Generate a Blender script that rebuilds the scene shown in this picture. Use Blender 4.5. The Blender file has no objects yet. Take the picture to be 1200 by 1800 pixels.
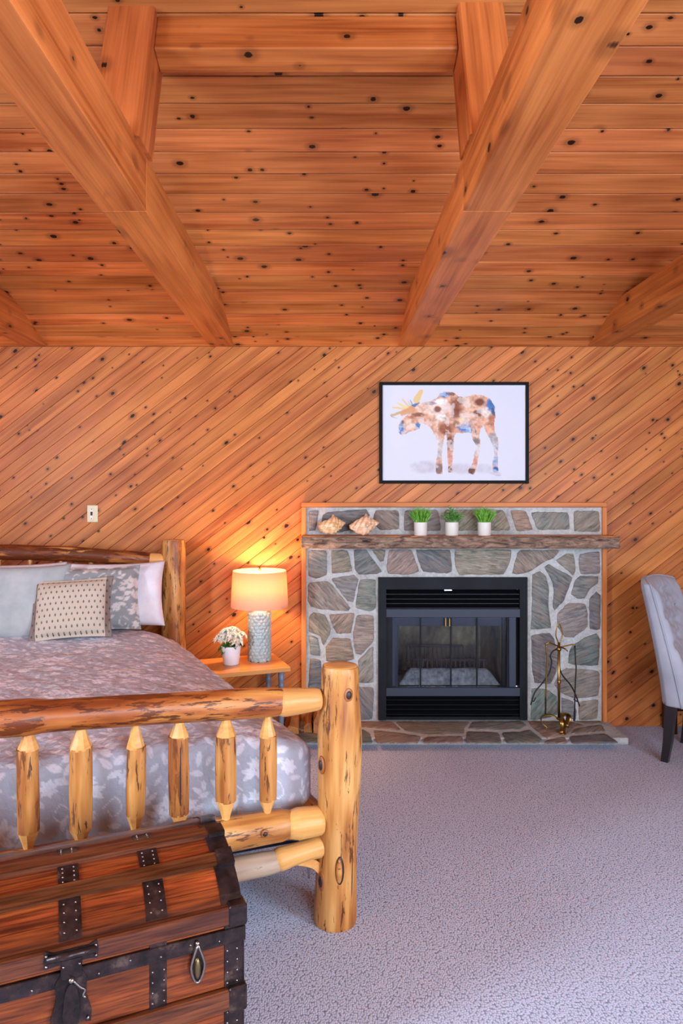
import bpy, bmesh, math, random
import numpy as np
from mathutils import Matrix, Vector

random.seed(7)
S = bpy.context.scene
COL = S.collection

# ------------------------------------------------------------------ camera
cam_d = bpy.data.cameras.new('camera')
cam_d.sensor_fit = 'VERTICAL'; cam_d.sensor_height = 36.0; cam_d.sensor_width = 24.0
cam_d.lens = 24.0; cam_d.shift_x = 23 / 1800; cam_d.shift_y = -33 / 1800
cam_d.clip_start = 0.05
cam = bpy.data.objects.new('camera', cam_d); COL.objects.link(cam)
cam.location = (0, 0, 1.6); cam.rotation_euler = (math.radians(90), 0, 0)
S.camera = cam

# ------------------------------------------------------------------ world, lights, exposure
W = bpy.data.worlds.new('sky'); S.world = W; W.use_nodes = True
W.node_tree.nodes['Background'].inputs[0].default_value = (0.62, 0.78, 1.0, 1)
W.node_tree.nodes['Background'].inputs[1].default_value = 1.0
S.view_settings.view_transform = 'Standard'; S.view_settings.look = 'None'
S.view_settings.gamma = 1.0; S.view_settings.use_curve_mapping = False
S.view_settings.exposure = 0.5
S.cycles.use_denoising = True
S.cycles.use_light_tree = False; S.cycles.max_bounces = 6; S.cycles.diffuse_bounces = 3; S.cycles.glossy_bounces = 2; S.cycles.adaptive_threshold = 0.05

def area(name, loc, rot, sx, sy, power, col):
    d = bpy.data.lights.new(name, 'AREA'); d.shape = 'RECTANGLE'; d.size = sx; d.size_y = sy
    d.energy = power; d.color = col
    o = bpy.data.objects.new(name, d); COL.objects.link(o); o.location = loc; o.rotation_euler = rot
    return o
R90 = math.radians(90)
DAY = (0.64, 0.82, 1.0)
# daylight entering through the windows of the wall behind the camera and of the left wall
area('daylight_window_left', (-3.93, -0.3, 1.95), (R90, 0, -R90), 1.1, 1.3, 260, DAY)
area('daylight_window_right', (1.9, -2.9, 1.75), (R90, 0, 0), 2.1, 1.9, 215, DAY)
area('daylight_fill_side', (3.18, -0.3, 1.6), (R90, 0, R90), 1.5, 1.8, 170, DAY)  # fill added at the unseen right wall to flatten the lighting

# ------------------------------------------------------------------ helpers
def lin(r, g, b, a=1.0):
    f = lambda c: (c / 255 / 12.92) if c / 255 <= 0.04045 else ((c / 255 + 0.055) / 1.055) ** 2.4
    return (f(r), f(g), f(b), a)

def T(x, y, z): return Matrix.Translation((x, y, z))
def RZ(d): return Matrix.Rotation(math.radians(d), 4, 'Z')
def RX(d): return Matrix.Rotation(math.radians(d), 4, 'X')
def RY(d): return Matrix.Rotation(math.radians(d), 4, 'Y')
def axes(o, x, y, z):
    m = Matrix.Identity(4)
    for i, v in enumerate((x, y, z)):
        for j in range(3): m[j][i] = v[j]
    for j in range(3): m[j][3] = o[j]
    return m
def along(p0, p1, up=(0, 0, 1)):
    """matrix whose local x runs from p0 to p1"""
    p0 = Vector(p0); x = (Vector(p1) - p0).normalized(); up = Vector(up)
    if abs(x.dot(up)) > 0.98: up = Vector((0, 1, 0))
    y = up.cross(x).normalized(); z = x.cross(y)
    return axes(p0, x, y, z)

PM = {}
def tag(o, label=None, cat=None, group=None, kind=None):
    if label: o['label'] = label
    if cat: o['category'] = cat
    if group: o['group'] = group
    if kind: o['kind'] = kind
    return o
def link(o, parent=None, M=None):
    COL.objects.link(o)
    M = M if M is not None else Matrix.Identity(4)
    if parent is not None:
        o.parent = parent
        o.matrix_basis = PM[parent.name].inverted() @ M
    else:
        o.matrix_basis = M
    PM[o.name] = M.copy()
    return o
def empty(name, M, label=None, cat=None, group=None, kind=None):
    o = bpy.data.objects.new(name, None); o.empty_display_size = 0.1
    link(o, None, M)
    return tag(o, label, cat, group, kind)
def mk(name, vf, mat, parent=None, M=None, smooth=False, color=None):
    v, f = vf
    me = bpy.data.meshes.new(name)
    me.from_pydata([tuple(p) for p in v], [], [tuple(p) for p in f])
    if smooth: me.polygons.foreach_set('use_smooth', [True] * len(me.polygons))
    me.materials.append(mat); me.update()
    o = bpy.data.objects.new(name, me)
    if color: o.color = color
    return link(o, parent, M)
def dup(src, parent=None, M=None):
    return link(src.copy(), parent, M)
def auto_smooth(o, ang=40):
    me = o.data; me.polygons.foreach_set('use_smooth', [True] * len(me.polygons))
    me.set_sharp_from_angle(angle=math.radians(ang))
    return o

def bx(x0, x1, y0, y1, z0, z1, b=0.0):
    """box with chamfered edges"""
    if b <= 0:
        v = [(x, y, z) for z in (z0, z1) for y in (y0, y1) for x in (x0, x1)]
        return v, [(0, 2, 3, 1), (4, 5, 7, 6), (0, 1, 5, 4), (2, 6, 7, 3), (0, 4, 6, 2), (1, 3, 7, 5)]
    bm = bmesh.new()
    bmesh.ops.create_cube(bm, size=1)
    for q in bm.verts:
        q.co = ((x0 + x1) / 2 + q.co.x * (x1 - x0), (y0 + y1) / 2 + q.co.y * (y1 - y0), (z0 + z1) / 2 + q.co.z * (z1 - z0))
    bmesh.ops.bevel(bm, geom=bm.edges[:], offset=b, segments=1, affect='EDGES', profile=0.5)
    bm.verts.index_update()
    r = ([tuple(q.co) for q in bm.verts], [[q.index for q in f.verts] for f in bm.faces])
    bm.free(); return r
def join(*parts):
    v = []; f = []
    for (a, b) in parts:
        n = len(v); v += list(a); f += [tuple(i + n for i in q) for q in b]
    return v, f
def xf(vf, M):
    return [tuple(M @ Vector(p)) for p in vf[0]], vf[1]
def lathe(prof, n=32, cap=True):
    v = []; f = []
    for (r, z) in prof:
        for i in range(n):
            a = 2 * math.pi * i / n; v.append((r * math.cos(a), r * math.sin(a), z))
    for k in range(len(prof) - 1):
        for i in range(n):
            j = (i + 1) % n
            f.append((k * n + i, k * n + j, (k + 1) * n + j, (k + 1) * n + i))
    if cap:
        f.append(tuple(range(n))[::-1]); f.append(tuple((len(prof) - 1) * n + i for i in range(n)))
    return v, f
def smoothpts(pts, n=6):
    """Catmull-Rom through points"""
    P = [Vector(p) for p in pts]; P = [2 * P[0] - P[1]] + P + [2 * P[-1] - P[-2]]
    out = []
    for i in range(1, len(P) - 2):
        for k in range(n):
            t = k / n
            a, b, c, d = P[i - 1], P[i], P[i + 1], P[i + 2]
            out.append(0.5 * ((2 * b) + (-a + c) * t + (2 * a - 5 * b + 4 * c - d) * t * t + (-a + 3 * b - 3 * c + d) * t ** 3))
    out.append(P[-2]); return out
def tube(pts, rad, n=10, flat=None, cap=True):
    """tube along points; rad number or list; flat=(w,h) makes a ribbon of that section"""
    P = [Vector(p) for p in pts]; m = len(P)
    if not isinstance(rad, (list, tuple)): rad = [rad] * m
    v = []; f = []
    t = (P[1] - P[0]).normalized()
    nrm = t.orthogonal().normalized()
    for i in range(m):
        t2 = (P[min(i + 1, m - 1)] - P[max(i - 1, 0)]).normalized()
        q = t.rotation_difference(t2); nrm = q @ nrm; t = t2
        b = t.cross(nrm).normalized(); nrm = b.cross(t).normalized()
        for k in range(n):
            a = 2 * math.pi * k / n
            v.append(P[i] + rad[i] * (math.cos(a) * nrm + math.sin(a) * b))
    for i in range(m - 1):
        for k in range(n):
            j = (k + 1) % n
            f.append((i * n + k, i * n + j, (i + 1) * n + j, (i + 1) * n + k))
    if cap:
        f.append(tuple(range(n))[::-1]); f.append(tuple((m - 1) * n + k for k in range(n)))
    return v, f
def ribbon(pts, wdir, w, th):
    """flat strip along pts, wide along wdir, th thick"""
    P = [Vector(p) for p in pts]; wd = Vector(wdir).normalized(); v = []; f = []
    m = len(P)
    for i in range(m):
        t = (P[min(i + 1, m - 1)] - P[max(i - 1, 0)]).normalized()
        n = t.cross(wd).normalized()
        for (a, b) in ((-1, -1), (1, -1), (1, 1), (-1, 1)):
            v.append(P[i] + wd * (a * w / 2) + n * (b * th / 2))
    for i in range(m - 1):
        for k in range(4):
            j = (k + 1) % 4
            f.append((i * 4 + k, i * 4 + j, (i + 1) * 4 + j, (i + 1) * 4 + k))
    f.append((3, 2, 1, 0)); f.append(tuple((m - 1) * 4 + k for k in range(4)))
    return v, f
def sphere(r, c=(0, 0, 0), n=12, m=8, sq=(1, 1, 1)):
    v = []; f = []
    for i in range(m + 1):
        th = math.pi * i / m
        for k in range(n):
            a = 2 * math.pi * k / n
            v.append((c[0] + sq[0] * r * math.sin(th) * math.cos(a), c[1] + sq[1] * r * math.sin(th) * math.sin(a), c[2] + sq[2] * r * math.cos(th)))
    for i in range(m):
        for k in range(n):
            j = (k + 1) % n
            f.append((i * n + k, (i + 1) * n + k, (i + 1) * n + j, i * n + j))
    return v, f

_rs = np.random.RandomState(3)
_TAB = _rs.rand(64, 64)
def vnoise(x, y):
    x = np.asarray(x, float); y = np.asarray(y, float)
    xi = np.floor(x).astype(int); yi = np.floor(y).astype(int); fx = x - xi; fy = y - yi
    fx = fx * fx * (3 - 2 * fx); fy = fy * fy * (3 - 2 * fy)
    g = lambda a, b: _TAB[a % 64, b % 64]
    return (g(xi, yi) * (1 - fx) + g(xi + 1, yi) * fx) * (1 - fy) + (g(xi, yi + 1) * (1 - fx) + g(xi + 1, yi + 1) * fx) * fy
def fbm(x, y, o=4):
    s = 0; a = 0.5; t = 0
    for i in range(o):
        s = s + a * vnoise(np.asarray(x) * 2 ** i + 17.3 * i, np.asarray(y) * 2 ** i + 5.1 * i); t += a; a *= 0.5
    return s / t

# ------------------------------------------------------------------ node helpers
class G:
    def __init__(s, name, rough=0.5, spec=0.5):
        s.m = bpy.data.materials.new(name); s.m.use_nodes = True
        s.t = s.m.node_tree; s.b = s.t.nodes['Principled BSDF']
        s.b.inputs['Roughness'].default_value = rough
        s.b.inputs['Specular IOR Level'].default_value = spec
    def n(s, typ, props=None, **ins):
        nd = s.t.nodes.new(typ)
        for k, v in (props or {}).items(): setattr(nd, k, v)
        for k, v in ins.items(): s.set(nd, k, v)
        return nd
    def set(s, nd, k, v):
        key = int(k[1:]) if (k[0] == 'i' and k[1:].isdigit()) else k.replace('_', ' ')
        inp = nd.inputs[key]
        if isinstance(v, bpy.types.NodeSocket): s.t.links.new(v, inp)
        else: inp.default_value = v
    def val(s, v): return v
    def math(s, op, a, b=None, c=None, clamp=False):
        nd = s.n('ShaderNodeMath', {'operation': op, 'use_clamp': clamp})
        s.set(nd, 'i0', a)
        if b is not None: s.set(nd, 'i1', b)
        if c is not None: s.set(nd, 'i2', c)
        return nd.outputs[0]
    def vm(s, op, a, b=None, scale=None):
        nd = s.n('ShaderNodeVectorMath', {'operation': op})
        s.set(nd, 'i0', a)
        if b is not None: s.set(nd, 'i1', b)
        if scale is not None: s.set(nd, 'Scale', scale)
        return nd.outputs['Value'] if op in ('LENGTH', 'DISTANCE', 'DOT_PRODUCT') else nd.outputs[0]
    def obj(s): return s.n('ShaderNodeTexCoord').outputs['Object']
    def info(s): return s.n('ShaderNodeObjectInfo')
    def noise(s, vec, scale, detail=3, rough=0.55, dist=0.0):
        return s.n('ShaderNodeTexNoise', Vector=vec, Scale=scale, Detail=detail, Roughness=rough, Distortion=dist).outputs[0]
    def mix(s, fac, a, b, blend='MIX'):
        nd = s.n('ShaderNodeMix', {'data_type': 'RGBA', 'blend_type': blend})
        s.set(nd, 'i0', fac); s.set(nd, 'i6', a); s.set(nd, 'i7', b)
        return nd.outputs[2]
    def ramp(s, fac, stops):
        nd = s.n('ShaderNodeValToRGB'); s.set(nd, 'Fac', fac); e = nd.color_ramp.elements
        while len(e) < len(stops): e.new(0.5)
        for i, (p, c) in enumerate(stops): e[i].position = p; e[i].color = c if len(c) == 4 else (*c, 1)
        return nd.outputs[0]
    def rng(s, v, a, b, c=0.0, d=1.0, smooth=False):
        nd = s.n('ShaderNodeMapRange', {'interpolation_type': 'SMOOTHSTEP' if smooth else 'LINEAR'})
        for i, q in enumerate((v, a, b, c, d)): s.set(nd, 'i%d' % i, q)
        return nd.outputs[0]
    def bump(s, h, strength=0.3, dist=0.01):
        nd = s.n('ShaderNodeBump', Height=h, Strength=strength, Distance=dist)
        s.t.links.new(nd.outputs[0], s.b.inputs['Normal'])
    def col(s, c): s.set(s.b, 'Base Color', c); return s

def plain(name, col, rough=0.5, metal=0.0, spec=0.5):
    g = G(name, rough, spec); g.b.inputs['Base Color'].default_value = col; g.b.inputs['Metallic'].default_value = metal
    return g.m

def pine(name, light, dark, knot, cell=(0.24, 0.10), kprob=0.42, krad=(0.006, 0.016), flat=True, rough=0.42, var=0.35, spec=0.22, coat=0.0):
    """knotty pine: grain along local x, one look per object"""
    g = G(name, rough, spec)
    p = g.obj(); inf = g.info(); r = inf.outputs['Random']
    off = g.vm('SCALE', (37.1, 53.7, 11.3), scale=r)
    q = g.vm('ADD', p, off)
    grain = g.noise(g.vm('MULTIPLY', q, (1.1, 26, 26)), 1.0, 2, 0.6, 0.25)
    fine = g.noise(g.vm('MULTIPLY', q, (4, 150, 150)), 1.0, 0)
    patch = g.noise(g.vm('MULTIPLY', q, (2.2, 5, 5)), 1.0, 1)
    f = g.math('ADD', g.math('MULTIPLY', grain, 0.62), g.math('ADD', g.math('MULTIPLY', fine, 0.16), g.math('MULTIPLY', patch, 0.36)))
    c = g.ramp(f, [(0.38, dark), (0.54, tuple(0.5 * (a + b) for a, b in zip(light, dark))), (0.72, light)])
    hv = g.n('ShaderNodeHueSaturation', Color=c, Hue=g.rng(r, 0, 1, 0.496, 0.504), Saturation=1.0,
             Value=g.rng(g.math('FRACT', g.math('MULTIPLY', r, 7.31)), 0, 1, 1 - var, 1 + var * 0.55)).outputs[0]
    sc = (1 / cell[0], 1 / cell[1], 0.0 if flat else 1 / cell[1])
    isc = (cell[0], cell[1], 0.0 if flat else cell[1])
    ks = None
    wob = g.math('MULTIPLY', g.math('SUBTRACT', fine, 0.5), 0.006)
    for k, (mul, pr) in enumerate(((1.0, kprob), (2.1, kprob * 0.5))):
        v = g.vm('ADD', g.vm('MULTIPLY', q, tuple(a * mul for a in sc)), (3.3 * k, 1.7 * k, 0))
        vo = g.n('ShaderNodeTexVoronoi', {'voronoi_dimensions': '2D' if flat else '3D'}, Vector=v, Scale=1.0, Randomness=0.8)
        d = g.vm('LENGTH', g.vm('MULTIPLY', g.vm('SUBTRACT', vo.outputs['Position'], v), tuple(a / mul * (0.72 if i == 0 else 1) for i, a in enumerate(isc))))
        d = g.math('ADD', d, wob)
        sep = g.n('ShaderNodeSeparateColor', Color=vo.outputs['Color'])
        on = g.math('LESS_THAN', sep.outputs[0], pr)
        rad = g.rng(sep.outputs[1], 0, 1, krad[0] / mul ** 0.6, krad[1] / mul ** 0.6)
        kk = g.math('MULTIPLY', g.rng(d, g.math('MULTIPLY', rad, 0.7), rad, 1.0, 0.0, True), on)
        halo = g.math('MULTIPLY', g.rng(d, rad, g.math('MULTIPLY', rad, 2.6), 0.38, 0.0, True), on)
        kk2 = g.math('MAXIMUM', kk, halo)
        ks = kk2 if ks is None else g.math('MAXIMUM', ks, kk2)
    c2 = g.mix(ks, hv, knot)
    g.col(c2)
    g.b.inputs['Coat Weight'].default_value = coat; g.b.inputs['Coat Roughness'].default_value = 0.25
    return g.m

# ------------------------------------------------------------------ materials
KNOT = lin(38, 16, 8)
M_WALL = pine('wall_pine', lin(202, 124, 66), lin(146, 76, 32), KNOT, cell=(0.30, 0.085), kprob=0.30, krad=(0.006, 0.014), var=0.17)
M_CEIL = pine('ceiling_pine', lin(216, 132, 74), lin(156, 80, 36), KNOT, cell=(0.30, 0.11), kprob=0.34, krad=(0.007, 0.016), var=0.22)
M_BEAM = pine('beam_pine', lin(206, 120, 62), lin(146, 70, 28), KNOT, cell=(0.40, 0.16), kprob=0.55, krad=(0.012, 0.032), flat=False, var=0.12)
M_TRIM = pine('trim_pine', lin(206, 128, 66), lin(164, 88, 36), KNOT, cell=(0.6, 0.2), kprob=0.3, krad=(0.005, 0.012), flat=False, var=0.1)
M_TABLE = pine('tabletop_pine', lin(226, 160, 98), lin(196, 118, 58), KNOT, cell=(0.4, 0.2), kprob=0.3, krad=(0.004, 0.008), flat=False, var=0.05, rough=0.3)
M_FIREWOOD = pine('split_wood', lin(196, 130, 76), lin(130, 72, 36), KNOT, cell=(0.4, 0.2), kprob=0.2, krad=(0.004, 0.008), flat=False, var=0.3, rough=0.8)
M_CUT = pine('carved_log_end', lin(224, 166, 98), lin(196, 128, 62), lin(120, 60, 24), cell=(0.5, 0.2), kprob=0.15, krad=(0.004, 0.008), flat=False, var=0.08, rough=0.35)
M_DARKWOOD = pine('desk_wood', lin(74, 38, 22), lin(40, 20, 12), lin(20, 10, 6), cell=(0.6, 0.3), kprob=0.1, flat=False, var=0.05, rough=0.3)
M_BACK = plain('groove_backing_board', lin(110, 54, 20), 0.9)

def log_mat(name, light, mid, bark, amount, gold):
    """peeled log, grain along local x, with patches of dark inner bark left on"""
    g = G(name, 0.45, 0.3)
    p = g.obj(); r = g.info().outputs['Random']
    q = g.vm('ADD', p, g.vm('SCALE', (13.1, 7.7, 21.3), scale=r))
    grain = g.noise(g.vm('MULTIPLY', q, (3.0, 30, 30)), 1.0, 2, 0.6)
    patch = g.noise(g.vm('MULTIPLY', q, (3.0, 9, 9)), 1.0, 1, 0.6)
    c = g.ramp(g.math('ADD', g.math('MULTIPLY', grain, 0.5), g.math('MULTIPLY', patch, 0.5)), [(0.36, mid), (0.5, gold), (0.64, light)])
    specks = g.noise(g.vm('MULTIPLY', q, (9, 55, 55)), 1.0, 4, 0.7, 0.4)
    big = g.noise(g.vm('MULTIPLY', q, (2.4, 10, 10)), 1.0, 2, 0.65, 0.6)
    m1 = g.rng(g.math('ADD', g.math('MULTIPLY', specks, 0.8), g.math('MULTIPLY', big, 0.4)), 0.70 - amount, 0.75 - amount, 0, 0.9, True)
    c = g.mix(m1, c, bark)
    stain = g.rng(big, 0.52 - amount, 0.66, 0, 0.6, True)
    c = g.mix(stain, c, mid)
    g.col(c)
    g.bump(grain, 0.2, 0.004)
    g.b.inputs['Coat Weight'].default_value = 0.08; g.b.inputs['Coat Roughness'].default_value = 0.2
    return g.m
M_LOG = log_mat('peeled_log', lin(208, 154, 90), lin(142, 78, 34), lin(62, 32, 15), 0.06, lin(186, 124, 62))
M_LOGRED = log_mat('peeled_log_with_bark', lin(200, 134, 70), lin(118, 54, 22), lin(72, 32, 14), 0.10, lin(164, 90, 40))
M_LOGDARK = log_mat('dark_bark_log', lin(206, 146, 80), lin(110, 50, 22), lin(66, 30, 14), 0.14, lin(136, 70, 32))
M_LOGGREY = log_mat('weathered_log', lin(176, 150, 128), lin(126, 98, 80), lin(70, 50, 38), 0.0, lin(156, 128, 104))
M_KNOT = plain('dark_knot', lin(44, 22, 14), 0.5)
M_KNOTRING = plain('knot_ring', lin(150, 84, 36), 0.45)

def stone_mat():
    g = G('field_stone', 0.75, 0.25)
    inf = g.info(); p = g.obj(); r = inf.outputs['Random']
    rot = g.n('ShaderNodeVectorRotate', {'rotation_type': 'Z_AXIS'}, Vector=p, Angle=g.rng(g.math('FRACT', g.math('MULTIPLY', r, 5.7)), 0, 1, -0.9, 0.9)).outputs[0]
    q = g.vm('ADD', rot, g.vm('SCALE', (13.1, 27.7, 21.3), scale=r))
    lay = g.noise(g.vm('MULTIPLY', q, (9, 60, 30)), 1.0, 5, 0.65, 0.8)
    blot = g.noise(q, 11.0, 4, 0.6)
    c = g.mix(g.rng(lay, 0.36, 0.66), (0.5, 0.5, 0.5, 1), (1.4, 1.37, 1.33, 1))
    c = g.mix(1.0, inf.outputs['Color'], c, 'MULTIPLY')
    c = g.mix(g.rng(blot, 0.48, 0.66, 0, 0.55), c, lin(134, 116, 104))
    c = g.mix(g.rng(blot, 0.42, 0.30, 0, 0.5), c, lin(90, 96, 98))
    g.col(c)
    g.bump(g.math('ADD', lay, g.math('MULTIPLY', blot, 0.8)), 0.5, 0.012)
    return g.m
M_STONE = stone_mat()
def mortar_mat():
    g = G('mortar', 0.9, 0.2); p = g.obj()
    n = g.noise(p, 60.0, 4); n2 = g.noise(p, 7.0, 3)
    g.col(g.ramp(g.math('ADD', g.math('MULTIPLY', n, 0.5), g.math('MULTIPLY', n2, 0.5)), [(0.35, lin(150, 148, 146)), (0.62, lin(188, 185, 181))]))
    g.bump(n, 0.4, 0.006); return g.m
M_MORTAR = mortar_mat()

def carpet_mat():
    g = G('loop_carpet', 0.95, 0.1); p = g.obj()
    w = g.noise(p, 14.0, 2)
    q = g.vm('ADD', p, g.vm('SCALE', (0.01, 0.01, 0), scale=w))
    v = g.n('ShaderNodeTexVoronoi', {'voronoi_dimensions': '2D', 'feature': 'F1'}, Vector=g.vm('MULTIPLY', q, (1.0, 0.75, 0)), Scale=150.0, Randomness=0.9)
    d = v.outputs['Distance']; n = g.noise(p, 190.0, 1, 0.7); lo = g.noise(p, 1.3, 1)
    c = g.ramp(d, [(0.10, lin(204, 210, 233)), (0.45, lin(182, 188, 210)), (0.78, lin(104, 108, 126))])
    sp = g.n('ShaderNodeSeparateColor', Color=v.outputs['Color'])
    c = g.mix(g.rng(sp.outputs[0], 0, 1, 0.0, 0.3), c, lin(140, 146, 168))
    c = g.mix(g.rng(n, 0.4, 0.7, 0.0, 0.3), c, lin(222, 228, 246))
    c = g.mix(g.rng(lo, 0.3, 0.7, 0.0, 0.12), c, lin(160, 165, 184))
    g.col(c)
    g.bump(g.math('SUBTRACT', g.math('MULTIPLY', n, 0.35), d), 0.3, 0.005)
    return g.m
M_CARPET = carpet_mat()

# ------------------------------------------------------------------ room shell
D = 4.70; ZW = 2.607; SL = 0.355; XL, XR, YB = -4.0, 3.25, -3.0
PHI = math.atan(SL); YR = (D + YB) / 2; ZR = ZW + SL * (D - YR)

def clip(poly, a, b, c):
    """keep a*x+b*y<=c"""
    out = []
    for i in range(len(poly)):
        p, q = poly[i], poly[(i + 1) % len(poly)]
        dp = a * p[0] + b * p[1] - c; dq = a * q[0] + b * q[1] - c
        if dp <= 0: out.append(p)
        if (dp < 0 < dq) or (dq < 0 < dp):
            t = dp / (dp - dq); out.append((p[0] + t * (q[0] - p[0]), p[1] + t * (q[1] - p[1])))
    return out
def area2(P): return 0.5 * sum(P[i][0] * P[(i + 1) % len(P)][1] - P[(i + 1) % len(P)][0] * P[i][1] for i in range(len(P)))
def inset(P, d):
    """inset a convex counter-clockwise polygon"""
    out = list(P)
    for i in range(len(P)):
        p, q = P[i], P[(i + 1) % len(P)]
        ex, ey = q[0] - p[0], q[1] - p[1]; L = math.hypot(ex, ey)
        if L < 1e-6: continue
        nx, ny = ey / L, -ex / L
        out = clip(out, nx, ny, nx * p[0] + ny * p[1] - d)
        if len(out) < 3: return None
    return out
def slabpoly(P, th, b):
    """board of outline P (ccw), th thick along z, long edges eased by b"""
    I = inset(P, b)
    n = len(P); v = [(x, y, 0) for x, y in P] + [(x, y, th - b) for x, y in P]
    f = [tuple(range(n))[::-1]] + [(i, (i + 1) % n, n + (i + 1) % n, n + i) for i in range(n)]
    if I is None or len(I) != n:
        f.append(tuple(n + i for i in range(n))); return v, f
    # rotate the inset so that its corners line up
    k = min(range(n), key=lambda s: sum((I[(i + s) % n][0] - P[i][0]) ** 2 + (I[(i + s) % n][1] - P[i][1]) ** 2 for i in range(n)))
    v += [(I[(i + k) % n][0], I[(i + k) % n][1], th) for i in range(n)]
    f += [(n + i, n + (i + 1) % n, 2 * n + (i + 1) % n, 2 * n + i) for i in range(n)]
    f.append(tuple(2 * n + i for i in range(n)))
    return v, f
def planking(parent, name, O, U, V, poly, ang, width, mat, th=0.014, b=0.0028, cut=None, joints=0, gap=0.0012):
    O, U, V = Vector(O), Vector(U), Vector(V)
    e = (math.cos(ang), math.sin(ang)); nn = (-e[1], e[0])
    X = U * e[0] + V * e[1]; Y = U * nn[0] + V * nn[1]; Z = X.cross(Y)
    Mx = axes(O, X, Y, Z)
    L = [(p[0] * e[0] + p[1] * e[1], p[0] * nn[0] + p[1] * nn[1]) for p in poly]
    s0 = min(p[1] for p in L); s1 = max(p[1] for p in L)
    if ang != 0: s0 = math.floor(s0 / width) * width
    k = s0; cnt = 0
    while k < s1 - 1e-4:
        st = clip(clip(L, 0, 1, k + width - gap), 0, -1, -(k + gap))
        k += width
        if len(st) < 3 or area2(st) < 2e-4: continue
        segs = [st]
        if cut:
            C = [(p[0] * e[0] + p[1] * e[1], p[0] * nn[0] + p[1] * nn[1]) for p in cut]
            if area2(C) < 0: C = C[::-1]
            ov = clip(clip(C, 0, 1, k), 0, -1, -(k - width))
            if len(ov) >= 3:
                a = min(p[0] for p in ov); c = max(p[0] for p in ov)
                segs = [clip(st, 1, 0, a), clip(st, -1, 0, -c)]
        if joints:
            xs = sorted(random.uniform(min(p[0] for p in st), max(p[0] for p in st)) for _ in range(random.choice([0, 0, 0, 1])))
            for x in xs:
                new = []
                for sg in segs: new += [clip(sg, 1, 0, x - 0.0006), clip(sg, -1, 0, -x - 0.0006)]
                segs = new
        for sg in segs:
            if len(sg) < 3 or area2(sg) < 5e-4: continue
            mk(name, slabpoly(sg, th, b), mat, parent, Mx); cnt += 1
    return cnt

def struct(name, vf, mat, M=None):
    o = mk(name, vf, mat, None, M); o['kind'] = 'structure'; return o

floor = struct('floor', bx(XL - .2, XR + .2, YB - .2, D + .02, -0.08, 0), M_CARPET)
# front wall: backing with a hole for the firebox, then diagonal boards
FX0, FX1, FZ0, FZ1 = 0.33, 1.37, 0.03, 1.04
wall_front = struct('wall_front', join(bx(XL - .2, FX0, D, D + .1, -.08, ZW + .1), bx(FX1, XR + .2, D, D + .1, -.08, ZW + .1),
                                       bx(FX0, FX1, D, D + .1, FZ1, ZW + .1), bx(FX0, FX1, D, D + .1, -.08, FZ0)), plain('wall_backing_board', lin(136, 72, 32), 0.9))
planking(wall_front, 'plank', (0, D, 0), (1, 0, 0), (0, 0, 1), [(XL, 0.0), (XR, 0.0), (XR, ZW), (XL, ZW)], math.radians(37.5), 0.0725, M_WALL, b=0.002, gap=0.0009,
         cut=[(FX0 - .03, 0), (FX1 + .03, 0), (FX1 + .03, FZ1 + .03), (FX0 - .03, FZ1 + .03)])
gab = [(YB, 0), (D, 0), (D, ZW), (YR, ZR), (YB, ZW)]
def gable(x0, x1, hole=None):
    # side wall slab following the roof pitch
    n = len(gab); v = [(x0, y, z) for y, z in gab] + [(x1, y, z) for y, z in gab]
    return v, [tuple(range(n)), tuple(range(n, 2 * n))[::-1]] + [(i, (i + 1) % n, n + (i + 1) % n, n + i) for i in range(n)]
wall_left = struct('wall_left', gable(XL - .1, XL - .015), M_BACK)
planking(wall_left, 'plank', (XL - .015, 0, 0), (0, 1, 0), (0, 0, 1), gab, math.radians(37.5), 0.29, M_WALL)
wall_right = struct('wall_right', gable(XR + .015, XR + .1), M_BACK)
planking(wall_right, 'plank', (XR + .015, 0, 0), (0, -1, 0), (0, 0, 1), [(-y, z) for y, z in gab][::-1], math.radians(37.5), 0.29, M_WALL)
# back wall with two windows (behind the camera)
WIN = [(-2.95, -1.45, 0.8, 2.7), (0.85, 2.95, 0.8, 2.7)]
bw = [bx(XL, WIN[0][0], YB - .1, YB, 0, 2.6), bx(WIN[0][1], WIN[1][0], YB - .1, YB, 0, 2.6), bx(WIN[1][1], XR, YB - .1, YB, 0, 2.6)]
for w in WIN: bw.append(bx(w[0], w[1], YB - .1, YB, 0, w[2]))
wall_back = struct('wall_back', join(*bw), M_TRIM)
M_GLASS = G('window_glass', 0.02).m
M_GLASS.node_tree.nodes['Principled BSDF'].inputs['Transmission Weight'].default_value = 1.0
for i, w in enumerate(WIN):
    fr = struct('window_%d' % (i + 1), join(bx(w[0], w[1], YB - .08, YB + .02, w[2], w[2] + .05), bx(w[0], w[1], YB - .08, YB + .02, 2.55, 2.6),
                bx(w[0], w[0] + .05, YB - .08, YB + .02, w[2], 2.6), bx(w[1] - .05, w[1], YB - .08, YB + .02, w[2], 2.6),
                bx((w[0] + w[1]) / 2 - .03, (w[0] + w[1]) / 2 + .03, YB - .08, YB + .02, w[2], 2.6)), M_TRIM)
    mk('pane', bx(w[0] + .05, w[1] - .05, YB - .05, YB - .044, w[2] + .05, 2.55), M_GLASS, fr)
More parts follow.
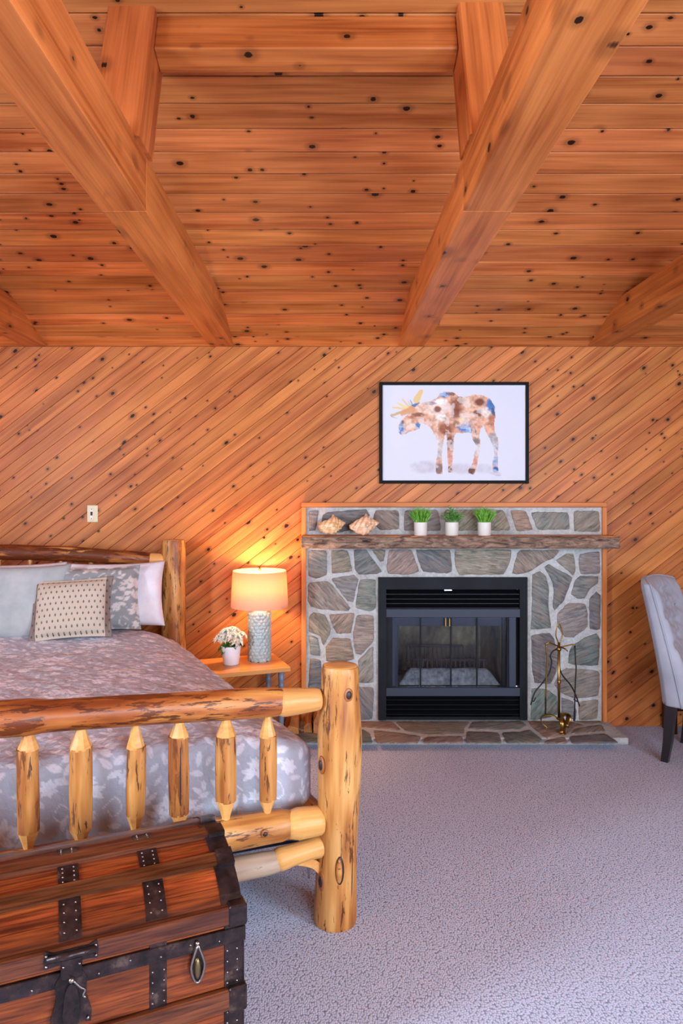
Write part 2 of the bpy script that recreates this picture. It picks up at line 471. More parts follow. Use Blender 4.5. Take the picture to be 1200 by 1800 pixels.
for i, (x, y0, y1, z0, z1) in enumerate(((XL + .03, -.98, .38, 1.22, 2.68), (XR - .03, -1.08, .48, .67, 2.53))):  # left window frame, then the added frame round the right-hand fill light
    fr = struct('window_%d' % (i + 3), join(bx(x - .03, x + .03, y0 - .06, y1 + .06, z0 - .06, z0), bx(x - .03, x + .03, y0 - .06, y1 + .06, z1, z1 + .06),
                bx(x - .03, x + .03, y0 - .06, y0, z0, z1), bx(x - .03, x + .03, y1, y1 + .06, z0, z1)), M_TRIM)
    mk('pane', bx(x - .02, x - .015, y0, y1, z0, z1), M_GLASS, fr)

# ceiling: two slopes, boards under the front one
UPS = (0, -math.cos(PHI), math.sin(PHI)); LS = (D - YR) / math.cos(PHI)
nrm = Vector((0, math.sin(PHI), math.cos(PHI)))
def slope(y0, z0, y1, z1):
    t = 0.08
    v = [(XL - .2, y0, z0), (XR + .2, y0, z0), (XR + .2, y1, z1), (XL - .2, y1, z1)]
    v += [(x, y, z + t) for x, y, z in v]
    return v, [(0, 1, 2, 3), (7, 6, 5, 4), (0, 4, 5, 1), (1, 5, 6, 2), (2, 6, 7, 3), (3, 7, 4, 0)]
ceiling = struct('ceiling', join(slope(D + .1, ZW - .1 * SL + .02, YR, ZR + .02), slope(YR, ZR + .02, YB - .1, ZW - .1 * SL + .02)), M_BACK)
planking(ceiling, 'plank', (0, D, ZW + 0.014), (1, 0, 0), UPS, [(XL, 0), (XR, 0), (XR, LS), (XL, LS)], 0.0, 0.1277, M_CEIL, joints=2, b=0.002, gap=0.0028)
planking(ceiling, 'plank', (0, YB, ZW + 0.014), (-1, 0, 0), (0, math.cos(PHI), math.sin(PHI)), [(-XR, 0), (-XL, 0), (-XL, LS), (-XR, LS)], 0.0, 0.5, M_CEIL, b=0.005)

# ------------------------------------------------------------------ beams, struts, crosspiece
BW, BH = 0.165, 0.195
def beam(x0, x1, label):
    E = empty('ceiling_beam', T((x0 + x1) / 2, D, ZW), label, 'beam', 'horizontal timber beams under the ceiling')
    ys = [(D, 2.4405), (2.4395, YB)]
    for a, b in ys:
        L = a - b; w = x1 - x0
        o = mk('beam_length', bx(0, L, -w / 2, w / 2, 0.0, BH, 0.0022), M_BEAM, E, axes(((x0 + x1) / 2, a, ZW + 0.001), (0, -1, 0), (1, 0, 0), (0, 0, 1)))
    return E
beam(-0.811, -0.650, 'long timber beam running to the wall above the bedside lamp')
beam(0.482, 0.656, 'long timber beam meeting the wall just left above the moose picture')
beam(-2.09, -1.927, 'timber beam end showing at the left edge of the photo')
beam(1.782, 1.95, 'timber beam entering at the right edge above the grey chair')
def strut(x0, x1, y0, label):
    # perpendicular to the ceiling, standing on the beam
    zc = ZW + SL * (D - y0)
    O = Vector(((x0 + x1) / 2, y0, zc)); dn = -nrm; up = Vector(UPS)
    dep = 0.175
    Mx = axes(O, dn, Vector((1, 0, 0)), dn.cross(Vector((1, 0, 0))))
    z = dn.cross(Vector((1, 0, 0)))
    # z points along -/+ slope; keep the body on the side away from the camera
    s = 1 if z.y > 0 else -1
    vf = bx(-0.02, 0.66, -(x1 - x0) / 2, (x1 - x0) / 2, min(0, s * dep), max(0, s * dep), 0.006)
    # trim the foot to the flat beam top
    v = []
    for p in vf[0]:
        w = Mx @ Vector(p)
        if p[0] > 0.3:
            t = (w.z - (ZW + BH)) / nrm.z; w = w - nrm * t
            p = tuple(Mx.inverted() @ w)
        v.append(p)
    o = mk('ceiling_strut', (v, vf[1]), M_BEAM, None, Mx)
    tag(o, label, 'strut', 'struts between beams and ceiling')
strut(-0.808, -0.636, 2.502, 'short square strut rising from the left timber beam to the ceiling')
strut(0.474, 0.640, 2.490, 'short square strut rising from the right timber beam to the ceiling')
zc = ZW + SL * (D - 2.537)
Mx = axes((-0.636, 2.537, zc), (1, 0, 0), -Vector(UPS), nrm)
o = mk('ceiling_crosspiece', bx(0, 1.110, 0, 0.10, -0.167, 0.0, 0.005), M_BEAM, None, Mx)
tag(o, 'horizontal timber crosspiece spanning between the two ceiling struts', 'crosspiece')

# ------------------------------------------------------------------ fireplace
def P2(px, py, y):
    """point of the plane at distance y that the picture shows at px, py (measured from the photo)"""
    return ((px - 577) / 1200 * y, y, 1.6 - (py - 867) / 1200 * y)
YS = 4.66                                  # face of the stonework
sur = empty('fireplace_surround', T(0.857, D, 0), 'stone fireplace surround of irregular field stones in pale mortar with wood trim', 'fireplace surround')
SX0, SX1, SZ1 = P2(538, 0, YS)[0], P2(1057, 0, YS)[0], P2(0, 892, YS)[2]
OX0, OX1, OZ1 = P2(665, 0, YS)[0], P2(927, 0, YS)[0], P2(0, 1015, YS)[2]
mk('mortar', join(bx(SX0, OX0, YS, D - .0145, 0, SZ1), bx(OX1, SX1, YS, D - .0145, 0, SZ1), bx(OX0, OX1, YS, D - .0145, OZ1, SZ1)), M_MORTAR, sur)
GREY, BRN, PNK, DRK, TAN, BLU = lin(132, 128, 122), lin(138, 124, 114), lin(146, 124, 114), lin(110, 110, 109), lin(150, 136, 120), lin(118, 121, 121)
ST = [
 ([(542,967),(574,968),(574,1011),(555,1017),(542,1013)], GREY), ([(582,967),(611,967),(619,1004),(583,1009)], BRN),
 ([(622,966),(644,966),(654,982),(672,1005),(662,1009),(630,1010),(623,1000)], DRK), ([(653,966),(678,966),(674,987),(668,988)], BRN),
 ([(542,1024),(576,1021),(589,1035),(616,1069),(613,1074),(561,1071),(546,1066),(541,1056)], PNK),
 ([(581,1017),(622,1010),(630,1017),(620,1059),(611,1057)], GREY), ([(632,1018),(660,1018),(660,1069),(650,1075),(624,1069)], GREY),
 ([(542,1087),(550,1076),(571,1080),(581,1105),(580,1115),(568,1135),(563,1118),(543,1110)], BRN), ([(577,1080),(623,1077),(617,1113),(591,1114)], PNK),
 ([(627,1081),(656,1081),(657,1126),(634,1151),(625,1150),(620,1118)], TAN), ([(543,1115),(558,1121),(563,1143),(563,1153),(545,1150)], GREY),
 ([(545,1156),(563,1160),(568,1200),(566,1230),(541,1230)], DRK), ([(572,1137),(584,1121),(616,1122),(622,1158),(605,1164),(573,1162)], PNK),
 ([(656,1134),(656,1200),(630,1200),(629,1160),(638,1152)], GREY), ([(572,1170),(622,1168),(624,1200),(575,1228)], GREY),
 ([(600,1206),(657,1208),(655,1264),(600,1266)], BLU), ([(542,1236),(594,1236),(594,1266),(542,1266)], GREY),
 ([(683,966),(723,966),(728,981),(737,1005),(718,1010),(681,1009),(679,995)], PNK), ([(730,966),(791,966),(794,1005),(786,1008),(743,1005),(735,986)], DRK),
 ([(798,966),(900,966),(893,995),(886,1010),(805,1010),(800,995)], TAN), ([(911,967),(984,967),(972,981),(955,988),(933,1003),(915,1009),(899,1009)], BRN),
 ([(976,985),(995,973),(1007,973),(1011,1004),(1007,1012),(990,997)], GREY), ([(1018,974),(1053,968),(1054,1009),(1020,1009),(1016,990)], GREY),
 ([(956,996),(964,991),(972,996),(1006,1015),(998,1036),(991,1055),(974,1073),(971,1067),(973,1045),(971,1024)], DRK),
 ([(935,1009),(948,1004),(959,1013),(964,1035),(963,1067),(968,1104),(951,1105),(932,1107),(934,1080)], BLU),
 ([(1010,1021),(1019,1012),(1052,1013),(1050,1025),(1035,1036),(1027,1052),(1014,1052),(1003,1045)], BLU),
 ([(978,1080),(998,1060),(1028,1061),(1032,1080),(1032,1101),(1007,1121),(992,1120),(979,1101)], BRN),
 ([(1035,1052),(1048,1039),(1055,1045),(1054,1107),(1036,1107)], DRK), ([(933,1116),(966,1112),(973,1122),(982,1160),(975,1185),(967,1202),(939,1200),(935,1177)], DRK),
 ([(1006,1134),(1026,1121),(1048,1113),(1054,1123),(1051,1170),(1014,1169),(998,1166),(1000,1145)], DRK),
 ([(986,1179),(995,1174),(1052,1179),(1054,1203),(1051,1223),(1016,1227),(1007,1227),(987,1218),(972,1203)], BRN),
 ([(934,1209),(960,1211),(978,1223),(979,1257),(952,1263),(932,1266)], BLU), ([(986,1225),(1007,1233),(1013,1249),(1011,1265),(987,1257)], BLU),
 ([(1016,1233),(1051,1229),(1049,1263),(1017,1266)], PNK),
 ([(543,897),(560,897),(554,933),(543,934)], GREY), ([(567,905),(575,900),(645,895),(650,905),(640,925),(600,936),(562,936)], DRK),
 ([(660,897),(700,897),(702,930),(668,932),(654,917)], BRN), ([(711,897),(770,896),(775,933),(709,933)], GREY), ([(780,896),(885,896),(898,932),(783,933)], TAN),
 ([(896,896),(924,898),(936,932),(908,934)], PNK), ([(932,900),(998,900),(1001,931),(944,931)], GREY), ([(1008,898),(1052,898),(1054,935),(1008,934)], GREY),
]
def rough_poly(P, step=0.022, jit=0.0025):
    out = []
    for i in range(len(P)):
        a, b = P[i], P[(i + 1) % len(P)]; L = math.hypot(b[0] - a[0], b[1] - a[1]); n = max(1, int(L / step))
        for k in range(n):
            t = k / n; j = jit if k else jit * 0.6
            # round the corners a little
            if k == 0:
                z = P[i - 1]; out.append((a[0] * .95 + (b[0] + z[0]) * .025 + random.uniform(-j, j), a[1] * .95 + (b[1] + z[1]) * .025 + random.uniform(-j, j)))
            else: out.append((a[0] + t * (b[0] - a[0]) + random.uniform(-j, j), a[1] + t * (b[1] - a[1]) + random.uniform(-j, j)))
    return out
def stone_vf(P, th):
    """flat stone: outline P at the bottom, eased upwards to an uneven face"""
    if area2(P) < 0: P = P[::-1]
    P = rough_poly(P); n = len(P)
    cx = sum(p[0] for p in P) / n; cy = sum(p[1] for p in P) / n
    v = [(x, y, -0.004) for x, y in P]; f = []
    L = 0
    for (s, h) in ((1.0, th * 0.55), (0.94, th), (0.5, th * 1.25)):
        for x, y in P:
            d = math.hypot(x - cx, y - cy)
            k = s if s == 0.5 else (1 - (1 - s) * 0.06 / max(d, 0.03))
            v.append((cx + (x - cx) * k, cy + (y - cy) * k, h + random.uniform(-1, 1) * 0.0012))
        f += [(L + i, L + (i + 1) % n, L + n + (i + 1) % n, L + n + i) for i in range(n)]
        L += n
    v.append((cx, cy, th * 1.25)); f += [(L + i, L + (i + 1) % n, L + n) for i in range(n)]
    return v, f
for poly, c in ST:
    Q = [P2(x, y, YS) for x, y in poly]; cx = sum(q[0] for q in Q) / len(Q); cz = sum(q[2] for q in Q) / len(Q)
    c = tuple(k * random.uniform(0.9, 1.1) for k in c[:3]) + (1,)
    mk('stone', stone_vf([(q[0] - cx, q[2] - cz) for q in Q], 0.007), M_STONE, sur, axes((cx, YS, cz), (1, 0, 0), (0, 0, 1), (0, -1, 0)), True, c)
# wood trim round the stonework
TX0, TX1, TZ1 = P2(529.5, 0, 4.65)[0], P2(1066, 0, 4.65)[0], P2(0, 883, 4.65)[2]
mk('trim_board', bx(0, TZ1 - .033, 0, SX0 - TX0, 0, 0.045, .003), M_TRIM, sur, axes((TX0, D, 0), (0, 0, 1), (1, 0, 0), (0, 1, 0)) @ T(0, 0, -0.06))
mk('trim_board', bx(0, TZ1 - .033, 0, TX1 - SX1, 0, 0.045, .003), M_TRIM, sur, axes((SX1, D, 0), (0, 0, 1), (1, 0, 0), (0, 1, 0)) @ T(0, 0, -0.06))
mk('trim_board', bx(0, TX1 - TX0, 0, .033, .0145, 0.06, .003), M_TRIM, sur, axes((TX0, D, TZ1 - .033), (1, 0, 0), (0, 0, 1), (0, -1, 0)))

# hearth
HZ = 0.045; YH = 4.335
def onhearth(px, py):
    y = (1.6 - HZ) * 1200 / (py - 867); return ((px - 577) / 1200 * y, y)
hearth = empty('hearth', T(0.85, 4.5, 0), 'low flagstone hearth slab on the carpet before the fireplace', 'hearth')
mk('mortar', bx(TX0, 1.907, YH, YS + 0.03, 0, HZ, 0.006), M_MORTAR, hearth)
HS = [
 ([(500,1268),(592,1268),(594,1279),(500,1284)], GREY), ([(500,1288),(594,1283),(594,1305),(500,1305)], DRK),
 ([(600,1269),(690,1269),(705,1284),(665,1281),(640,1279),(600,1277)], PNK), ([(656,1284),(705,1289),(740,1295),(735,1306),(662,1306)], BRN),
 ([(694,1269),(826,1269),(815,1282),(816,1291),(750,1292),(712,1285)], BRN), ([(748,1296),(813,1295),(813,1306),(742,1306)], PNK),
 ([(830,1269),(918,1268),(925,1276),(912,1283),(880,1284),(822,1282)], GREY), ([(820,1286),(876,1288),(882,1306),(818,1306)], DRK),
 ([(882,1288),(914,1287),(930,1283),(953,1300),(946,1306),(890,1306)], DRK), ([(927,1268),(1000,1268),(1028,1276),(990,1292),(960,1298),(936,1280)], PNK),
 ([(960,1302),(992,1296),(998,1306),(954,1307)], PNK), ([(1000,1295),(1064,1290),(1088,1306),(1005,1307)], DRK), ([(1008,1283),(1036,1277),(1058,1275),(1064,1286),(1003,1291)], PNK),
 ([(600,1281),(640,1283),(650,1290),(655,1306),(600,1306)], DRK), ([(1006,1268),(1056,1268),(1058,1272),(1032,1274)], BRN)]
for poly, c in HS:
    Q = [onhearth(x, y) for x, y in poly]; cx = sum(q[0] for q in Q) / len(Q); cy = sum(q[1] for q in Q) / len(Q)
    c = tuple(k * random.uniform(0.8, 1.0) for k in c[:3]) + (1,)
    mk('stone', stone_vf([(q[0] - cx, q[1] - cy) for q in Q], 0.004), M_STONE, hearth, T(cx, cy, HZ), True, c)

# mantel shelf: a rough split log
def bark_mat():
    g = G('bark', 0.85, 0.2); p = g.obj()
    a = g.noise(g.vm('MULTIPLY', p, (9, 30, 30)), 1.0, 5, 0.7, 1.0); b = g.noise(p, 9.0, 4, 0.6)
    c = g.ramp(a, [(0.34, lin(52, 38, 32)), (0.46, lin(122, 96, 80)), (0.64, lin(172, 142, 120))])
    c = g.mix(g.rng(b, 0.5, 0.68, 0, 0.6), c, lin(96, 84, 78))
    g.col(c); g.bump(a, 0.9, 0.02); return g.m
M_BARK = bark_mat()
MX0, MX1, MY0, MY1, MZ0, MZ1 = -0.176, 1.912, 4.47, YS + 0.0, 1.236, 1.318
man = empty('mantel_shelf', T((MX0 + MX1) / 2, MY1, MZ0), 'rough bark-edged wooden mantel shelf across the stonework', 'shelf')
nx, nz = 150, 9
v = []; f = []
for i in range(nx + 1):
    x = MX0 + (MX1 - MX0) * i / nx
    for k in range(nz + 1):
        t = k / nz; z = MZ0 + (MZ1 - MZ0) * t
        d = 0.012 * (float(fbm(x * 14 + 3, z * 60)) - 0.5) * 2 + 0.006 * math.sin(x * 9)
        edge = 0.014 * (abs(2 * t - 1) ** 6)
        zz = z + (0.004 * (float(fbm(x * 20, 9)) - .5) if k in (0,) else 0)
        v.append((x + (0.01 * (float(fbm(z * 80, i)) - .5) if i in (0, nx) else 0), MY0 - d + edge, zz))
for i in range(nx):
    for k in range(nz): f.append((i * (nz + 1) + k, (i + 1) * (nz + 1) + k, (i + 1) * (nz + 1) + k + 1, i * (nz + 1) + k + 1))
n0 = len(v); v += [(MX0, MY1, MZ0), (MX0, MY1, MZ1 - .004), (MX1, MY1, MZ0), (MX1, MY1, MZ1 - .004)]
f.append(tuple([k for k in range(nz + 1)][::-1]) + (n0, n0 + 1)); f.append(tuple(nx * (nz + 1) + k for k in range(nz + 1)) + (n0 + 3, n0 + 2))
f.append(tuple(i * (nz + 1) for i in range(nx + 1))[::-1] + (n0, n0 + 2)[::1])
mk('bark_front', (v, f), M_BARK, man, smooth=False)
mk('shelf_top', bx(0, MX1 - MX0 - .006, 0, MY1 - MY0 - 0.016, -0.012, 0, 0.002), M_TRIM, man, T(MX0 + .003, MY0 + 0.016, MZ1))

# fireplace insert -------------------------------------------------
def metal_black():
    g = G('black_enamel', 0.6, 0.18); p = g.obj(); n = g.noise(p, 220.0, 2); b = g.noise(p, 5.0, 3)
    g.col(g.ramp(b, [(0.3, lin(13, 14, 18)), (0.7, lin(24, 26, 32))]))
    g.bump(n, 0.06, 0.002); return g.m
M_BLK = metal_black()
M_BLKGLOSS = plain('black_louvre', lin(12, 13, 16), 0.3, 0, 0.3)
M_SOOT = plain('black_recess', lin(9, 9, 10), 0.9)
M_PANELGREY = plain('dark_grey_bar', lin(52, 57, 70), 0.5, 0.0, 0.25)
M_BRASS = plain('brass', lin(176, 140, 72), 0.28, 1.0)
M_REFR = None
def refractory():
    g = G('sooty_firebrick', 0.9, 0.15); p = g.obj(); a = g.noise(g.vm('MULTIPLY', p, (5, 5, 3)), 1.0, 4, 0.6, 0.5); b = g.noise(p, 40.0, 3)
    c = g.ramp(a, [(0.32, lin(46, 40, 34)), (0.5, lin(132, 116, 90)), (0.7, lin(184, 166, 128))])
    g.col(g.mix(g.rng(b, 0.4, 0.7, 0, 0.3), c, lin(70, 58, 48))); g.bump(b, 0.4, 0.006); return g.m
M_REFR = refractory()
def ash():
    g = G('ceramic_ash', 0.95, 0.1); p = g.obj(); a = g.noise(p, 26.0, 5, 0.65)
    g.col(g.ramp(a, [(0.3, lin(110, 109, 110)), (0.65, lin(178, 176, 175))])); g.bump(a, 0.8, 0.015); return g.m
M_ASH = ash()
def fire_glass():
    g = G('smoked_glass', 0.05, 0.5)
    t = g.t; tr = t.nodes.new('ShaderNodeBsdfTransparent'); tr.inputs[0].default_value = (0.80, 0.82, 0.85, 1)
    gl = t.nodes.new('ShaderNodeBsdfGlossy'); gl.inputs['Roughness'].default_value = 0.06
    fr = t.nodes.new('ShaderNodeFresnel'); fr.inputs[0].default_value = 1.35
    mx = t.nodes.new('ShaderNodeMixShader'); t.links.new(fr.outputs[0], mx.inputs[0]); t.links.new(tr.outputs[0], mx.inputs[1]); t.links.new(gl.outputs[0], mx.inputs[2])
    t.links.new(mx.outputs[0], t.nodes['Material Output'].inputs[0]); return g.m
M_FGLASS = fire_glass()
YF = 4.635
ins = empty('fireplace_insert', T(0.85, YF, HZ), 'black metal fireplace insert with louvres and glass doors', 'fireplace')
def fx(px): return (px - 577) / 1200 * YF
def fz(py): return 1.6 - (py - 867) / 1200 * YF
def fbx(x0, x1, y0, y1, py1, py0, b=0.0): return bx(fx(x0), fx(x1), y0, y1, fz(py0), fz(py1), b)
mk('outer_frame', join(fbx(665, 678.5, YF, D, 1015, 1266), fbx(913.5, 927, YF, D, 1015, 1266), fbx(678.5, 913.5, YF, D, 1015, 1036)), M_BLK, ins)
mk('bottom_frame', fbx(678.5, 913.5, YF + .01, D, 1261, 1266), M_BLK, ins)
for ya, yb_ in ((1036, 1072), (1221, 1262)): mk('louvre_recess', fbx(678.5, 913.5, YF + .07, YF + .08, ya, yb_), M_SOOT, ins)
def louvre(py, parent):
    x0, x1, z = fx(679), fx(913), fz(py)
    y = YF + 0.012
    v = [(x0, y, z), (x1, y, z), (x1, y + .035, z + .024), (x0, y + .035, z + .024), (x0, y, z - .004), (x1, y, z - .004), (x1, y + .035, z + .020), (x0, y + .035, z + .020)]
    mk('louvre', (v, [(0, 1, 2, 3), (7, 6, 5, 4), (0, 4, 5, 1), (1, 5, 6, 2), (2, 6, 7, 3), (3, 7, 4, 0)]), M_BLKGLOSS, parent)
for py in (1044.5, 1053, 1061, 1069): louvre(py, ins)
for py in (1231, 1239.5, 1247.5, 1256.5): louvre(py, ins)
mk('cross_bar', fbx(678.5, 913.5, YF - .006, YF + .03, 1070.5, 1085, .002), M_PANELGREY, ins)
mk('cross_bar', fbx(678.5, 913.5, YF - .006, YF + .03, 1209, 1223.5, .002), M_PANELGREY, ins)
# inner face between the bars
mk('side_panel', fbx(678.5, 690, YF + .02, YF + .06, 1085, 1209), M_BLK, ins)
mk('side_panel', fbx(690, 700, YF + .035, YF + .06, 1085, 1209), M_PANELGREY, ins)
mk('side_panel', fbx(896, 908, YF + .025, YF + .06, 1085, 1209), M_PANELGREY, ins)
mk('side_panel', fbx(908, 913.5, YF + .05, YF + .06, 1085, 1209), M_SOOT, ins)
mk('side_panel', fbx(885, 896, YF + .04, YF + .06, 1085, 1209), M_BLK, ins)
mk('header_panel', fbx(694, 892, YF + .055, YF + .06, 1085, 1103), M_PANELGREY, ins)
# firebox
bx0, bx1, bz0, bz1 = fx(696), fx(890), fz(1209), fz(1100); yb = 5.12; tin = 0.07
v = [(bx0, YF + .06, bz0), (bx1, YF + .06, bz0), (bx1, YF + .06, bz1), (bx0, YF + .06, bz1), (bx0 + tin, yb, bz0), (bx1 - tin, yb, bz0), (bx1 - tin, yb, bz1), (bx0 + tin, yb, bz1)]
mk('firebox', (v, [(4, 5, 6, 7), (0, 4, 7, 3), (1, 2, 6, 5), (2, 3, 7, 6), (0, 1, 5, 4)]), M_REFR, ins)
mk('outer_shell', join(bx(bx0 - .04, bx1 + .04, yb + .01, yb + .03, bz0 - .04, bz1 + .04), bx(bx0 - .04, bx0 - .03, D + .02, yb + .03, bz0 - .04, bz1 + .04), bx(bx1 + .03, bx1 + .04, D + .02, yb + .03, bz0 - .04, bz1 + .04),
   bx(bx0 - .04, bx1 + .04, D + .02, yb + .03, bz1 + .03, bz1 + .04), bx(bx0 - .04, bx1 + .04, D + .02, yb + .03, bz0 - .05, bz0 - .04)), M_SOOT, ins)
# ash bed at the front of the firebox
v = []; f = []
nx = 24
for i in range(nx + 1):
    t = i / nx; e = min(1, min(t, 1 - t) * 9)
    x = fx(703) + (fx(883) - fx(703)) * t
    for (yy, hh) in ((YF + .065, 0), (YF + .075, 0.085 * e), (YF + .10, 0.105 * e), (YF + .15, 0.098 * e), (YF + .2, 0)):
        v.append((x, yy, bz0 + .001 + hh + (0.002 * math.sin(t * 23 + yy * 90) if hh else 0)))
for i in range(nx):
    for k in range(4): f.append((i * 5 + k, (i + 1) * 5 + k, (i + 1) * 5 + k + 1, i * 5 + k + 1))
f.append((0, 1, 2, 3, 4)); f.append(tuple(nx * 5 + k for k in range(5))[::-1])
mk('ash_front', (v, f), M_ASH, ins, smooth=True)
# grate
gy = 4.86; gsc = gy / 1200
gr = [tube([((712 - 577) * gsc, gy, 1.6 - (1160 - 867) * gsc), ((856 - 577) * gsc, gy, 1.6 - (1160 - 867) * gsc)], 0.010, 8),
      tube([((712 - 577) * gsc, gy, 1.6 - (1180 - 867) * gsc), ((850 - 577) * gsc, gy, 1.6 - (1180 - 867) * gsc)], 0.010, 8),
      tube([((724 - 577) * gsc, gy + .14, 1.6 - (1143 - 867) * gsc), ((820 - 577) * gsc, gy + .14, 1.6 - (1143 - 867) * gsc)], 0.008, 8)]
rails = mk('grate_rail', join(*gr), M_BLK, ins, smooth=True)
M_GRATE = plain('rusty_iron', lin(92, 78, 76), 0.7, 0.4)
rails.data.materials[0] = M_GRATE
for i in range(17):
    x = (718 + i * 8.2 - 577) * gsc
    mk('grate_bar', tube([(x, gy - .012, 1.6 - (1157 - 867) * gsc), (x, gy, 1.6 - (1180 - 867) * gsc), (x * .96 + .03, gy + .14, 1.6 - (1176 - 867) * gsc), (x * .94 + .045, gy + .15, 1.6 - (1143 - 867) * gsc)], 0.006, 6), M_GRATE, ins)
for x in (715, 852):
    mk('grate_leg', tube([((x - 577) * gsc, gy, 1.6 - (1178 - 867) * gsc), ((x - 577) * gsc, gy, bz0)], 0.009, 6), M_GRATE, ins)
# glass doors: four narrow panes with slim stiles, two brass pulls
xs = [694, 739.5, 793, 839, 893]
for a, b in zip(xs[:-1], xs[1:]):
    d = mk('glass_door', fbx(a + .6, b - .6, YF + .018, YF + .022, 1086, 1208), M_FGLASS, ins)
    mk('stile', fbx(b - 1.6, b + 1.2, YF + .012, YF + .02, 1086, 1208), M_BLK, d)
for px in (782.5, 789.5):
    mk('door_pull', fbx(px - 1.3, px + 1.3, YF - .012, YF + .012, 1086.5, 1101, .003), M_BRASS, ins)
mk('damper_tab', fbx(781, 794, YF + .002, YF + .02, 1036.5, 1038.5), plain('bright_steel', lin(200, 200, 205), 0.3, 1.0), ins)

# fire tools -------------------------------------------------------
FTY = 4.46; FTX = (982 - 577) / 1200 * FTY; FTS = FTY / 1200
def ft(cx, cy, dy=0.0):
    px = 930 + cx / 7.827; py = 1080 + cy / 7.827
    return ((px - 577) * FTS, FTY + dy, 1.6 - (py - 867) * FTS)
M_OLDBRASS = plain('aged_brass', lin(150, 118, 62), 0.32, 1.0)
M_IRON = plain('wrought_iron', lin(46, 40, 38), 0.5, 0.7)
stand = empty('fire_tool_stand', T(FTX, FTY, HZ), 'brass fireplace tool stand with scrolled feet on the hearth', 'tool stand')
zf = HZ + 0.005
z_top = ft(405, 385)[2]
mk('pole', join(lathe([(0.0085, zf + .07), (0.0085, z_top)], 14), lathe([(0.0085, ft(0, 960)[2]), (0.013, ft(0, 945)[2]), (0.011, ft(0, 932)[2]), (0.013, ft(0, 915)[2]), (0.0085, ft(0, 900)[2])], 14)), M_OLDBRASS, stand, T(FTX, FTY, 0), True)
lp = smoothpts([(FTX, FTY, z_top - .01), (FTX - .020, FTY, z_top + .045), (FTX - .012, FTY, z_top + .105), (FTX + .002, FTY, z_top + .122), (FTX + .016, FTY, z_top + .09), (FTX + .021, FTY, z_top + .04), (FTX + .003, FTY, z_top - .01)])
mk('top_loop', tube(lp, 0.0042, 8), M_OLDBRASS, stand, smooth=True)
mk('hook_collar', lathe([(0.013, z_top - .055), (0.017, z_top - .045), (0.013, z_top - .03)], 14), M_OLDBRASS, stand, T(FTX, FTY, 0), True)
for k, (a, b, c) in enumerate([(ft(400, 440), ft(255, 380, -.02), ft(214, 425, -.02)), (ft(410, 455), ft(590, 405, -.02), ft(606, 450, -.02)), (ft(405, 445), ft(440, 440, -.07), ft(470, 470, -.075))]):
    mk('hook', tube(smoothpts([a, b, c], 5), 0.0048, 8), M_OLDBRASS, stand, smooth=True)
for k, ang in enumerate((-88, 168, 38)):
    a = math.radians(ang); dx, dy = math.cos(a), math.sin(a)
    prof = [(0.004, .075), (.045, .098), (.088, .094), (.112, .070), (.104, .042), (.078, .020), (.085, .006)] if k else [(0.004, .075), (.035, .092), (.064, .076), (.070, .045), (.060, .018), (.066, .004), (.080, .004)]
    pts = smoothpts([(FTX + dx * r, FTY + dy * r, zf + z) for r, z in prof], 5)
    mk('scroll_foot', ribbon(pts, (-dy, dx, 0), 0.036, 0.006), M_OLDBRASS, stand, smooth=True)
def tool(name, label, lines, cat):
    E = empty(name, T(*lines[0][1][0]), label, cat, 'fireplace tools on the brass stand')
    for (pn, pts, rad, m) in lines: mk(pn, tube(smoothpts(pts, 5), rad, 8), m, E, smooth=True)
tool('fire_poker', 'straight brass-handled fire poker hanging left on the tool stand', [('shaft', [ft(216, 400, -.03), ft(216, 520, -.03), ft(228, 560, -.03), ft(212, 900, -.03), ft(203, 1150, -.03)], 0.0052, M_OLDBRASS), ('tip', [ft(203, 1140, -.03), ft(205, 1240, -.03), ft(200, 1350, -.03)], 0.0055, M_IRON)], 'fire tool')
tool('fire_rod', 'straight iron fire rod hanging right on the tool stand', [('shaft', [ft(605, 415, -.03), ft(612, 640, -.03), ft(620, 720, -.03), ft(607, 1000, -.03), ft(600, 1330, -.03)], 0.0045, M_IRON), ('tip', [ft(600, 1320, -.03), ft(598, 1390, -.03), ft(593, 1440, -.03)], 0.0065, M_IRON)], 'fire tool')
tool('log_tongs', 'curved iron log tongs hanging behind the brass pole', [
  ('arm', [ft(430, 480, .03), ft(345, 520, .03), ft(308, 590, .03), ft(328, 670, .03), ft(290, 830, .03), ft(200, 960, .03), ft(90, 1100, .03), ft(38, 1265, .03)], 0.0048, M_IRON),
  ('arm', [ft(430, 480, .04), ft(447, 560, .04), ft(432, 700, .04), ft(480, 850, .04), ft(600, 1000, .04), ft(670, 1140, .04), ft(722, 1290, .04)], 0.0048, M_IRON),
  ('claw', [ft(55, 1200, .03), ft(78, 1215, .03), ft(110, 1165, .03)], 0.004, M_IRON), ('claw', [ft(700, 1225, .04), ft(672, 1215, .04), ft(640, 1190, .04)], 0.004, M_IRON)], 'fire tool')

